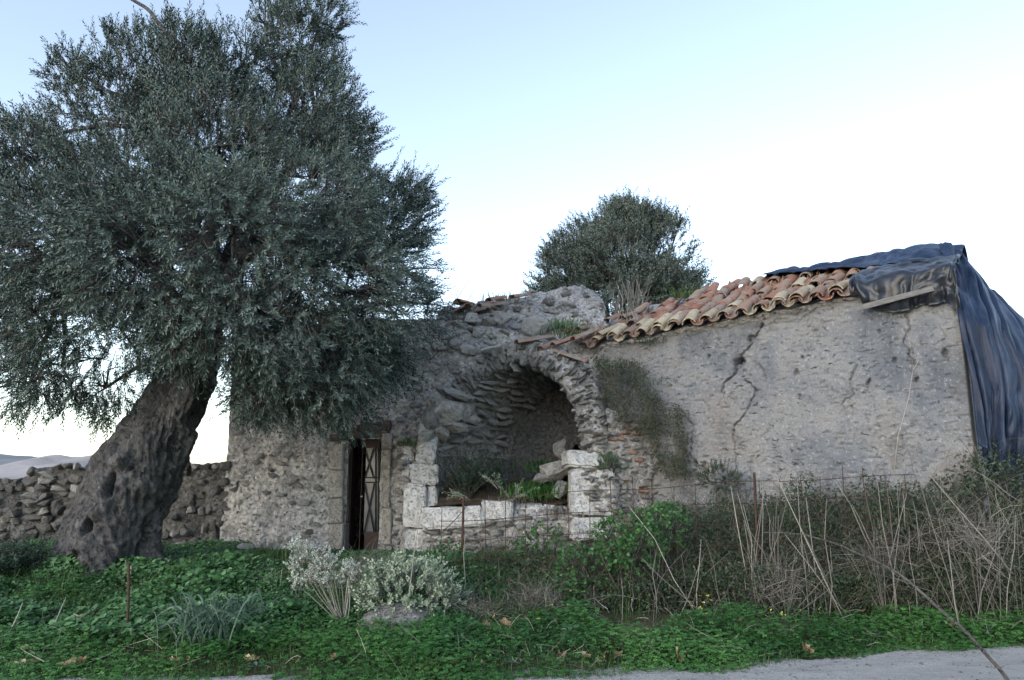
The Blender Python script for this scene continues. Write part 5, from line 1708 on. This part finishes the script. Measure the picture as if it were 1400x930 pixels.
# boulder under the shrub
b = on_ground(545, 872)
bm = bmesh.new()
bmesh.ops.create_icosphere(bm, subdivisions=4, radius=1)
co = np.array([tuple(v.co) for v in bm.verts])
dsp = 1 + .12 * fbm(co * 1.6, 3, 9) + .05 * fbm(co * 6, 3, 10)
for v, c_, k_ in zip(bm.verts, co, dsp): v.co = Vector(c_ * k_ * np.array([.46, .32, .22]))
me = bpy.data.meshes.new('boulder'); bm.to_mesh(me); bm.free()
me.materials.append(M['stone_dark'])
for pl in me.polygons: pl.use_smooth = True
tag(mobj('boulder', me, None, b + Vector((0, .22, .05))), 'rounded grey boulder sitting under the grey green shrub', 'boulder')

# asphodel clump
def strap_clump(px, py, n, H, label, tone=.55, name='asphodel_plant'):
    b = on_ground(px, py)
    a = Acc()
    base = np.array(tuple(b)) + RNG.normal(0, .07, (n, 3)) * np.array([1.6, .8, 0])
    an = RNG.uniform(0, 6.28, n)
    lean = np.stack([np.cos(an), np.sin(an) * .8, np.zeros(n)], -1) * RNG.uniform(.25, 1.15, n)[:, None]
    Hh = H * RNG.uniform(.6, 1.1, n)
    p2 = base + lean * Hh[:, None] * .95 + np.array([0, 0, 1]) * (Hh * (1 - .62 * np.linalg.norm(lean, axis=1)))[:, None]
    p1 = base + lean * Hh[:, None] * .35 + np.array([0, 0, 1]) * (Hh * 1.0)[:, None]
    a.strands(base, p1, p2, RNG.uniform(.014, .022, n), np.clip(RNG.normal(tone, .22, n), 0, 1), 8)
    o = a.build(name, M['bluegreen'])
    return tag(o, label, 'plant')
strap_clump(278, 888, 130, .62, 'large clump of arching blue green strap leaves on the left bank')
strap_clump(335, 862, 45, .45, 'smaller strap leaved tuft just right of the big strap leaf clump')

# dark spurge plants
def spurge(px, py, Y, n, H, label, zbase=None):
    c = at(px, py, Y); base = Vector((c.x, c.y, gz1(c.x, c.y) if zbase is None else zbase))
    return shoots(base, int(n * 1.5), .5, H, 36, .065, .014, M['spurge'], M['twig'], 'spurge_bush', label, 'bush', tone=.5)
spurge(566, 770, 9.6, 34, .42, 'dark green spurge bush at the foot of the niche pier')
spurge(30, 775, 9.9, 60, .62, 'dark feathery bush at the foot of the olive trunk')
spurge(2, 780, 9.8, 40, .55, 'dark feathery bush cut off by the picture edge')
spurge(638, 660, 12.62, 60, .88, 'large dark spurge growing inside the niche', 1.34)
spurge(672, 655, 12.85, 40, .80, 'dark spurge deeper in the niche beside the larger one', 1.42)
# bright tufts in the niche
def tuft(p, n, H, mat, label, tone=.5, W=.008, name='grass_tuft', spread=.1, sx=1.0):
    a = Acc()
    base = np.array(tuple(p)) + RNG.normal(0, spread, (n, 3)) * np.array([sx, .7, .15])
    lean = np.stack([RNG.normal(0, .7, n), RNG.normal(-.2, .5, n), np.zeros(n)], -1)
    a.blades(base, lean, H * RNG.uniform(.4, 1.1, n), W, np.clip(RNG.normal(tone, .25, n), 0, 1), .5)
    return tag(a.build(name, M[mat]), label, 'plant', kind='stuff')
tuft(at(735, 668, 12.5) - Vector((0, 0, .12)), 420, .30, 'clover', 'fresh green weeds on the earth inside the niche beside the pier', .55, .016, 'weed_patch', .22)
tuft(at(742, 636, 13.3) - Vector((0, 0, .1)), 220, .26, 'mallow', 'dark weeds at the back of the niche floor', .5, .016, 'weed_patch', .2)
tuft(at(700, 688, 12.25) - Vector((0, 0, .05)), 160, .22, 'dry', 'dry grass tuft hanging over the niche sill', .5, .006, 'grass_tuft', .2)
tuft(at(765, 700, 12.1) - Vector((0, 0, .05)), 220, .22, 'dry', 'dry grass beside the foot of the dressed pier', .35, .006, 'grass_tuft', .12)
# silver sprigs hanging over the sill
for (x, y, Y, zb, ln, lab) in ((640, 678, 12.05, 0, (-1.1, -.2, 0), 'pale silvery sprig reaching left over the niche sill'), (682, 662, 12.3, 0, (-.35, -.1, .4), 'upright silvery sprig in the middle of the niche'), (700, 680, 12.0, 0, (.3, -.2, 0), 'low silvery sprigs along the niche coping')):
    shoots(at(x, y, Y) - Vector((0, 0, .05)), 7, .28, .45, 22, .05, .014, M['sage'], M['dry'], 'silver_sprig', lab, 'plant', .5, .62, .1, None, ln)
# fern-like tuft beside the pier cap, on the buttress
t = bush(833, 640, 17, 11.85, 130, .035, .012, M['mallow'], 'pellitory_tuft', 'round green tuft growing from the pier side', 'plant', 1.15, at(838, 645, 12.0), .5, 12, .08, 3)
t = bush(586, 486, 14, 12.7, 60, .04, .014, M['bramble'], 'wall_tuft', 'dark leafy tuft growing out of the facade above the niche', 'plant', .9, at(588, 490, 12.9), .5, 12, .08, 3)
t = bush(556, 608, 9, 12.5, 40, .04, .014, M['mallow'], 'wall_tuft', 'small green tuft between pier and facade', 'plant', .8, at(556, 612, 12.7), .5, 12, .07, 3)

# dry creeper hanging on the plastered wall beside the arch
a, l = Acc(), Acc()
creeper = thing('dry_creeper', 'brown dry creeper hanging down the plastered wall beside the arch', 'creeper', at(850, 500, 12.3))
poly = [(808, 494), (848, 486), (885, 512), (905, 535), (930, 560), (945, 605), (940, 655), (885, 655), (888, 600), (850, 585), (826, 550)]
cnt = 0
P0, P2, SHD = [], [], []
xs_ = RNG.uniform(808, 940, 20000); ys_ = RNG.uniform(486, 650, 20000)
_q = np.stack([xs_ * .045, ys_ * .03, xs_ * 0], -1)
ok = pip(poly, xs_ + 16 * fbm(_q * 1.6, 3, 5), ys_ + 20 * fbm(_q * 1.6 + 7, 3, 6)) & (fbm(_q, 3, 14) + .25 * RNG.normal(size=len(xs_)) > -.14)
xs_, ys_ = xs_[ok][:2600], ys_[ok][:2600]
for px_, py_ in zip(xs_, ys_):
    Yw = float(np.interp(px_, [805, 830, 940], [12.2, 12.15, 11.75]))
    p = at(px_, py_, Yw - random.uniform(0, .45) * (.4 + .6 * math.sin(px_ * .08) ** 2))
    P0.append(tuple(p))
P0 = np.array(P0); n = len(P0)
d = unit(np.stack([RNG.normal(0, .5, n), RNG.normal(-.1, .4, n), RNG.normal(-.35, .6, n)], -1))
e = P0 + d * RNG.uniform(.06, .24, n)[:, None]
a.strands(P0, (P0 + e) / 2 + RNG.normal(0, .03, (n, 3)), e, RNG.uniform(.003, .006, n), np.clip(RNG.normal(.45, .25, n), 0, 1), 4)
a.build('stems', M['dryweed'], creeper)
m = RNG.integers(0, n, 4200)
d = unit(rand_dirs(len(m)) + np.array([0, -.3, -.3])); Lr = RNG.uniform(.018, .048, len(m))
l.leaves(P0[m] + RNG.normal(0, .04, (len(m), 3)), d, unit(np.cross(d, rand_dirs(len(m)))), Lr, Lr * .6, np.clip(RNG.normal(.5, .3, len(m)), 0, 1), .15)
l.build('foliage', M['bramble'], creeper)
bush(838, 510, 20, 12.05, 80, .03, .012, M['mallow'], 'creeper_shoot', 'fresh green shoots at the top of the dry creeper', 'plant', .9, at(840, 515, 12.3), .5, 12, .1, 3)
bush(985, 655, 30, 11.1, 170, .04, .018, M['bramble'], 'ivy_patch', 'dark ivy at the foot of the plastered wall below the crack', 'plant', .6, None, .55, 12, .12, 4)

# broad bramble leaves before the fence
for (x, y, rr, Y, cnt, lab) in ((858, 745, 46, 9.0, 260, 'fresh green bramble with broad leaves climbing the fence'), (905, 720, 34, 9.1, 130, 'bramble shoots over the fence right of the broad leaved one'), (800, 775, 34, 9.1, 110, 'bramble sprays below the dressed pier'), (610, 772, 26, 9.7, 80, 'bramble sprays behind the rusty fence post'), (740, 745, 30, 9.9, 90, 'green bramble sprays in front of the niche sill')):
    c = at(x, y, Y)
    t = bush(x, y, rr, Y, cnt, .062, .040, M['bright_bramble'], 'bramble', lab, 'bramble', .8, None, .5, 5, .12, 6)

# weeds on the roof and mound
for (x, y, Y, n_, H, mat, lab) in ((763, 440, 12.9, 240, .22, 'clover', 'green weeds growing between the rubble and the broken tiles'), (780, 452, 12.7, 160, .2, 'grass', 'grass on the broken roof above the arch'), (690, 402, 13.6, 90, .28, 'dry', 'dry grass on top of the rubble mound'), (628, 418, 13.3, 90, .22, 'dryweed', 'brown dry weeds at the top edge of the facade'), (945, 396, 13.4, 120, .3, 'grass', 'green grass behind the tile ridge'), (884, 430, 12.6, 70, .22, 'dry', 'dry grass among the eave tiles'), (893, 462, 11.95, 60, .22, 'bramble', 'dark weeds hanging below the eave'), (830, 445, 12.8, 110, .2, 'dry', 'straw on the stripped roof beside the mound'), (606, 430, 13.1, 70, .2, 'dryweed', 'brown weeds on the facade top beside the big olive'), (910, 520, 11.9, 60, .15, 'bramble', 'dark weed rooted in the plaster near the creeper')):
    tuft(at(x, y, Y) - Vector((0, 0, H * .5)), n_, H, mat, lab, .5, .009, 'roof_weeds', .12, 2.0)
a = Acc()
for k in range(46):
    b_ = at(random.uniform(838, 880), 424, 14.3); b_.z -= .1
    e_ = b_ + Vector((random.gauss(0, .16), random.gauss(0, .1), random.uniform(.3, .75)))
    a.tube([b_, b_.lerp(e_, .5) + Vector((random.gauss(0, .04), 0, 0)), e_], [.008, .006, .003], 4, random.uniform(.3, .9), False)
tag(a.build('dry_weed', M['dry']), 'bare pale stems standing between mound and small olive', 'dry plant')
a = Acc()
for (x0, y0, x1, y1) in ((600, 432, 640, 385), (612, 428, 628, 388), (622, 424, 650, 395)):
    a.tube([at(x0, y0, 13.3), at((x0 + x1) / 2 + 2, (y0 + y1) / 2 + 4, 13.3), at(x1, y1, 13.3)], [.008, .006, .003], 4, .4, False)
tag(a.build('dry_weed', M['dry']), 'thin bare stems curving up from the facade top', 'dry plant')

# ------------------------------------------------------------------ reeds and stalks
def reed_clump(name, label, stalks, cat='reeds'):
    """stalks: (x0,y0 base, x1,y1 tip, Y, radius); each stalk a part"""
    x0, y0, _, _, Y, _ = stalks[0]
    b = at(x0, y0, Y)
    t = thing(name, label, cat, (b.x, b.y, gz1(b.x, b.y)))
    for (xa, ya, xb, yb, Y, r) in stalks:
        p = at(xa, ya, Y); p.z = min(p.z, gz1(p.x, p.y) - .02) if ya > 790 else p.z
        e = at(xb, yb, Y + random.uniform(-.15, .15) * (1 if ya - yb > 50 else .1))
        ll = (e - p).length * .018; m1 = p.lerp(e, .35) + Vector((random.gauss(0, ll), random.gauss(0, ll), 0)); m2 = p.lerp(e, .7) + Vector((random.gauss(0, ll), random.gauss(0, ll), 0))
        a = Acc(); a.tube([p, m1, m2, e], [r * .8, r * .8, r * .7, r * .4], 5, random.uniform(.45, .95) if len(stalks) < 4 or (xa, ya) == stalks[0][:2] else random.uniform(.25, .8))
        a.build('stalk', M['dry'], t)
    return t
def rnd_stalks(n, xb, yb, xt, yt, Y, r=.006):
    return [(random.uniform(*xb), random.uniform(*yb), random.uniform(*xt), random.uniform(*yt), Y + random.uniform(-.25, .25), r * random.uniform(.6, 1.2)) for _ in range(n)]
reed_clump('reed_clump', 'upright cluster of pale dry reeds behind the fence below the wall crack', [(1032, 830, 999, 664, 8.9, .007), (1046, 832, 1042, 640, 8.9, .007), (1062, 830, 1064, 705, 8.8, .007), (1036, 835, 1016, 690, 8.8, .006)] + rnd_stalks(11, (1022, 1085), (815, 838), (1000, 1085), (655, 745), 8.9))
reed_clump('reed_clump', 'leaning dry reeds crossing right of the upright cluster', [(1160, 828, 1063, 655, 8.6, .008), (1150, 838, 1075, 680, 8.7, .006), (1200, 770, 1140, 655, 8.9, .006)] + rnd_stalks(7, (1105, 1180), (815, 840), (1060, 1150), (655, 760), 8.8))
reed_clump('reed_clump', 'dry reeds leaning left over the middle of the thicket', [(1200, 760, 1165, 690, 8.6, .006), (1238, 725, 1234, 672, 8.6, .007), (1258, 748, 1248, 685, 8.6, .006)] + rnd_stalks(8, (1190, 1260), (800, 830), (1150, 1245), (650, 760), 8.8))
reed_clump('reed_clump', 'long slanting dry stalks in front of the hanging sheet', [(1385, 785, 1270, 648, 8.4, .008), (1310, 800, 1255, 650, 8.5, .007), (1400, 690, 1335, 645, 8.4, .007), (1388, 695, 1345, 650, 8.5, .006), (1310, 820, 1295, 735, 8.3, .008)] + rnd_stalks(12, (1280, 1400), (790, 820), (1260, 1400), (620, 760), 8.6))
reed_clump('reed_clump', 'thin dry stalks beside the broad leaved bramble', [(960, 850, 858, 690, 8.6, .006), (850, 855, 849, 790, 8.2, .006), (990, 830, 965, 740, 8.6, .005), (815, 850, 812, 800, 8.4, .006)] + rnd_stalks(8, (880, 990), (815, 845), (860, 1000), (720, 780), 8.7))
reed_clump('dry_stalk', 'long pale bent stalk rising through the round grey green shrub', [(543, 882, 577, 690, 8.0, .007)], 'stalk')
reed_clump('dry_stalk', 'pale stalk standing before the rusty fence post', [(626, 822, 637, 724, 8.6, .008)], 'stalk')
reed_clump('dry_stalk', 'pale forked stalk left of the round grey green shrub', [(471, 868, 467, 800, 8.2, .007), (470, 866, 476, 790, 8.2, .005)], 'stalk')
reed_clump('climbing_plant', 'thin bare stem climbing the plastered wall below the sheet', [(1222, 650, 1249, 500, 9.9, .006), (1249, 505, 1262, 480, 9.9, .004), (1249, 505, 1236, 440, 9.95, .004)], 'climber')
reed_clump('dry_stick', 'pale curved stick stuck in the weeds below the trunk', [(67, 852, 90, 817, 8.0, .009)], 'stick')
reed_clump('dry_stick', 'pale stick lying in the weeds at the picture edge', [(8, 858, 31, 824, 7.8, .009)], 'stick')
reed_clump('dry_stick', 'short cut pale stump stick at the hollow of the trunk', [(172, 790, 172, 765, 9.6, .012), (179, 785, 179, 774, 9.6, .010)], 'stick')
# arching thorny branch in front
a = Acc()
bb = at(1392, 952, 6.3); bb.z = -.02
pts = [bb, at(1372, 922, 6.4), at(1345, 893, 6.5), at(1316, 862, 6.7), at(1290, 835, 6.9), at(1262, 806, 7.1), at(1235, 786, 7.3), at(1202, 765, 7.5), at(1165, 750, 7.8), at(1130, 741, 8.0), at(1100, 733, 8.2), at(1068, 729, 8.4), at(1045, 728, 8.5)]
limb(a, pts, .017, .006, 40, .05, 12, 6)
for k in range(26):
    t_ = random.uniform(.03, .95); i = t_ * (len(pts) - 1); p = pts[int(i)].lerp(pts[min(len(pts) - 1, int(i) + 1)], i % 1)
    a.tube([p, p + Vector((random.gauss(0, .02), random.gauss(0, .02), random.uniform(.01, .04)))], [.006, .001], 4)
limb(a, [pts[8], pts[8] + Vector((.25, .1, -.06)), pts[8] + Vector((.5, .2, -.22))], .007, .003, 7, .03, 5, 4)
tag(a.build('thorny_branch', M['twig']), 'long thorny bare branch arching over the verge down to the road', 'branch')
a = Acc()
bb = on_ground(1395, 815)
limb(a, [bb, at(1385, 790, bb.y), at(1360, 770, bb.y - .2), at(1335, 752, bb.y - .2)], .012, .005, 14, .05, 2, 5)
limb(a, [bb, at(1398, 770, bb.y - .2), at(1384, 742, bb.y - .2)], .012, .006, 10, .04, 8, 5)
tag(a.build('bare_branch', M['twig']), 'short grey branch at the right picture edge', 'branch')
for (pts_, lab) in ((((960, 875), (985, 820), (1010, 780)), 'thin bare bramble cane bending into the clover'), (((890, 890), (905, 790), (940, 750)), 'tall arching cane above the middle of the verge'), (((640, 690), (590, 745), (566, 770)), 'twig slanting before the pier')):
    a = Acc()
    b0 = on_ground(*pts_[0]) if pts_[0][1] > 800 else at(*pts_[0], 10.5)
    limb(a, [b0] + [at(x, y, b0.y + .15 * (k + 1)) for k, (x, y) in enumerate(pts_[1:])], .006, .003, 12, .06, 5, 4)
    tag(a.build('bramble_cane', M['twig']), lab, 'cane')

# ------------------------------------------------------------------ fallen leaves, stones, rosettes
def fallen_leaf_mesh(seed):
    """lobed leaf, dried and rolled up along its rib"""
    r = random.Random(seed)
    n = 22
    roll = r.uniform(1.2, 2.6); tw = r.uniform(-1.2, 1.2)
    V = [(0, 0, 0)]
    pts = []
    for k in range(n):
        an = 2 * math.pi * k / n
        lobe = .55 + .45 * abs(math.cos(an * 2.5)) ** .7
        rad = .062 * lobe * r.uniform(.85, 1.15)
        pts.append((rad * math.cos(an), rad * math.sin(an)))
    ring = [(x * .55, y * .55) for x, y in pts]
    out = []
    for x, y in [(0, 0)] + ring + pts:
        th = y / .06 * roll + tw * x / .06 * .5
        R_ = .06 / roll
        out.append((x, R_ * math.sin(th), R_ * (1 - math.cos(th)) + .25 * x * x / .06 + r.uniform(-.003, .003)))
    T = [(0, 1 + k, 1 + (k + 1) % n) for k in range(n)]
    Q = [(1 + k, 1 + n + k, 1 + n + (k + 1) % n, 1 + (k + 1) % n) for k in range(n)]
    V = np.array(out)
    return mesh_from('fallen_leaf', V, Q, T, M['brown_leaf'], False, np.clip(RNG.normal(.4, .2) + RNG.normal(0, .12, len(V)), 0, 1))
LEAF = [fallen_leaf_mesh(k) for k in range(7)]
SPOTS = [(103, 862), (126, 862), (140, 864), (240, 914), (256, 916), (30, 918), (95, 919), (45, 916), (110, 916), (664, 872), (690, 870), (765, 864), (768, 908), (800, 906), (822, 914), (845, 904), (930, 908), (938, 903), (862, 815), (978, 800), (1180, 852), (1300, 872), (1103, 897), (1062, 764), (1246, 782), (625, 916), (342, 912), (455, 912), (710, 915), (1010, 866), (35, 898), (968, 830), (978, 838)]
for k, (x, y) in enumerate(SPOTS):
    p = on_ground(x, y)
    o = bpy.data.objects.new('fallen_leaf', LEAF[k % 7])
    link(o, None, p + Vector((0, 0, .05 if y > 890 else .11)))
    o.rotation_euler = (random.gauss(0, .4), random.gauss(0, .4), random.uniform(0, 6.28))
    s_ = random.uniform(.9, 1.35); o.scale = (s_, s_, s_)
    lab = ('curled dry brown leaf on the bank left of the strap leaf clump' if x < 200 and y < 880 else 'dry brown leaf at the road edge below the olive tree' if x < 500 and y > 890 else
           'dry brown leaf in the tangle of weeds below the plastered wall' if y < 845 and x > 800 else 'dry brown leaf at the road edge below the brambles' if y > 890 and x < 1000 else
           'dry brown leaf on the weeds below the niche' if x < 800 else 'dry brown leaf in the clover of the verge on the right side')
    tag(o, lab, 'leaf', lab.replace('dry brown leaf', 'dry leaves').replace('curled ', ''))
GS = [(335, 760, .30, .10, 'flat pale stone lying in the weeds left of the doorway'), (395, 752, .22, .08, 'flat stone at the foot of the facade near the doorway'), (222, 876, .16, .06, 'small pale stone behind the strap leaf clump')]
for x, y, w, h, lab in GS:
    p = on_ground(x, y)
    o = put_stone(None, p + Vector((0, 0, .14)), (w, w * .8, h), 'block', None, 'field_stone')
    tag(o, lab, 'stone')
def rosette(px, py, n, L, W, mat, label, tone=.5):
    p = on_ground(px, py)
    a = Acc()
    an = RNG.uniform(0, 6.28, n)
    up = RNG.uniform(.1, .7, n)
    d = unit(np.stack([np.cos(an), np.sin(an), up], -1))
    base = np.repeat(np.array(tuple(p + Vector((0, 0, .06))))[None], n, 0)
    a.leaves(base, d, unit(np.cross(np.array([0, 0, 1.0]), d)), L * RNG.uniform(.6, 1.1, n), W, np.clip(RNG.normal(tone, .2, n), 0, 1), .15, .6)
    return tag(a.build('leaf_rosette', M[mat]), label, 'plant')
rosette(1342, 872, 22, .20, .028, 'bluegreen', 'grey green thistle rosette beside the road end of the thorny branch', .5)
rosette(1185, 880, 10, .17, .05, 'bluegreen', 'blue green leaf rosette at the road edge in the middle right', .6)
rosette(1050, 895, 10, .16, .05, 'bluegreen', 'blue green leaf rosette at the road edge near the wide road', .6)
rosette(410, 885, 16, .15, .07, 'bluegreen', 'broad grey green leaves right of the strap leaf clump', .6)
rosette(350, 922, 14, .10, .03, 'bluegreen', 'pale leaf rosette at the bottom edge under the strap leaf clump', .7)
rosette(700, 918, 14, .09, .03, 'bluegreen', 'pale leaf rosette at the bottom edge in the middle', .6)
rosette(25, 795, 12, .2, .09, 'mallow', 'broad green leaves at the foot of the dark feathery bush', .9)
rosette(855, 895, 8, .14, .05, 'bluegreen', 'grey green leaf rosette near the fallen leaves at the road edge', .6)

a = Acc()
n = 900
xx = RNG.uniform(-6.5, 7.5, n); dd_ = RNG.uniform(0, 1, n) ** 2 * 1.6
yy = road_edge(xx) - .12 - dd_
for x_, y_ in zip(xx, yy):
    r_ = float(RNG.uniform(.004, .016))
    c = np.array([[-1, -1, 0], [1, -1, 0], [1, 1, 0], [-1, 1, 0], [0, 0, 1.1]]) + RNG.normal(0, .25, (5, 3))
    a.add(c * r_ + np.array([x_, y_, gz1(x_, y_) + .006]), None, [(0, 1, 4), (1, 2, 4), (2, 3, 4), (3, 0, 4)])
tag(a.build('road_gravel', M['pebble']), 'loose pebbles scattered along the edge of the dirt road', 'gravel', kind='stuff')
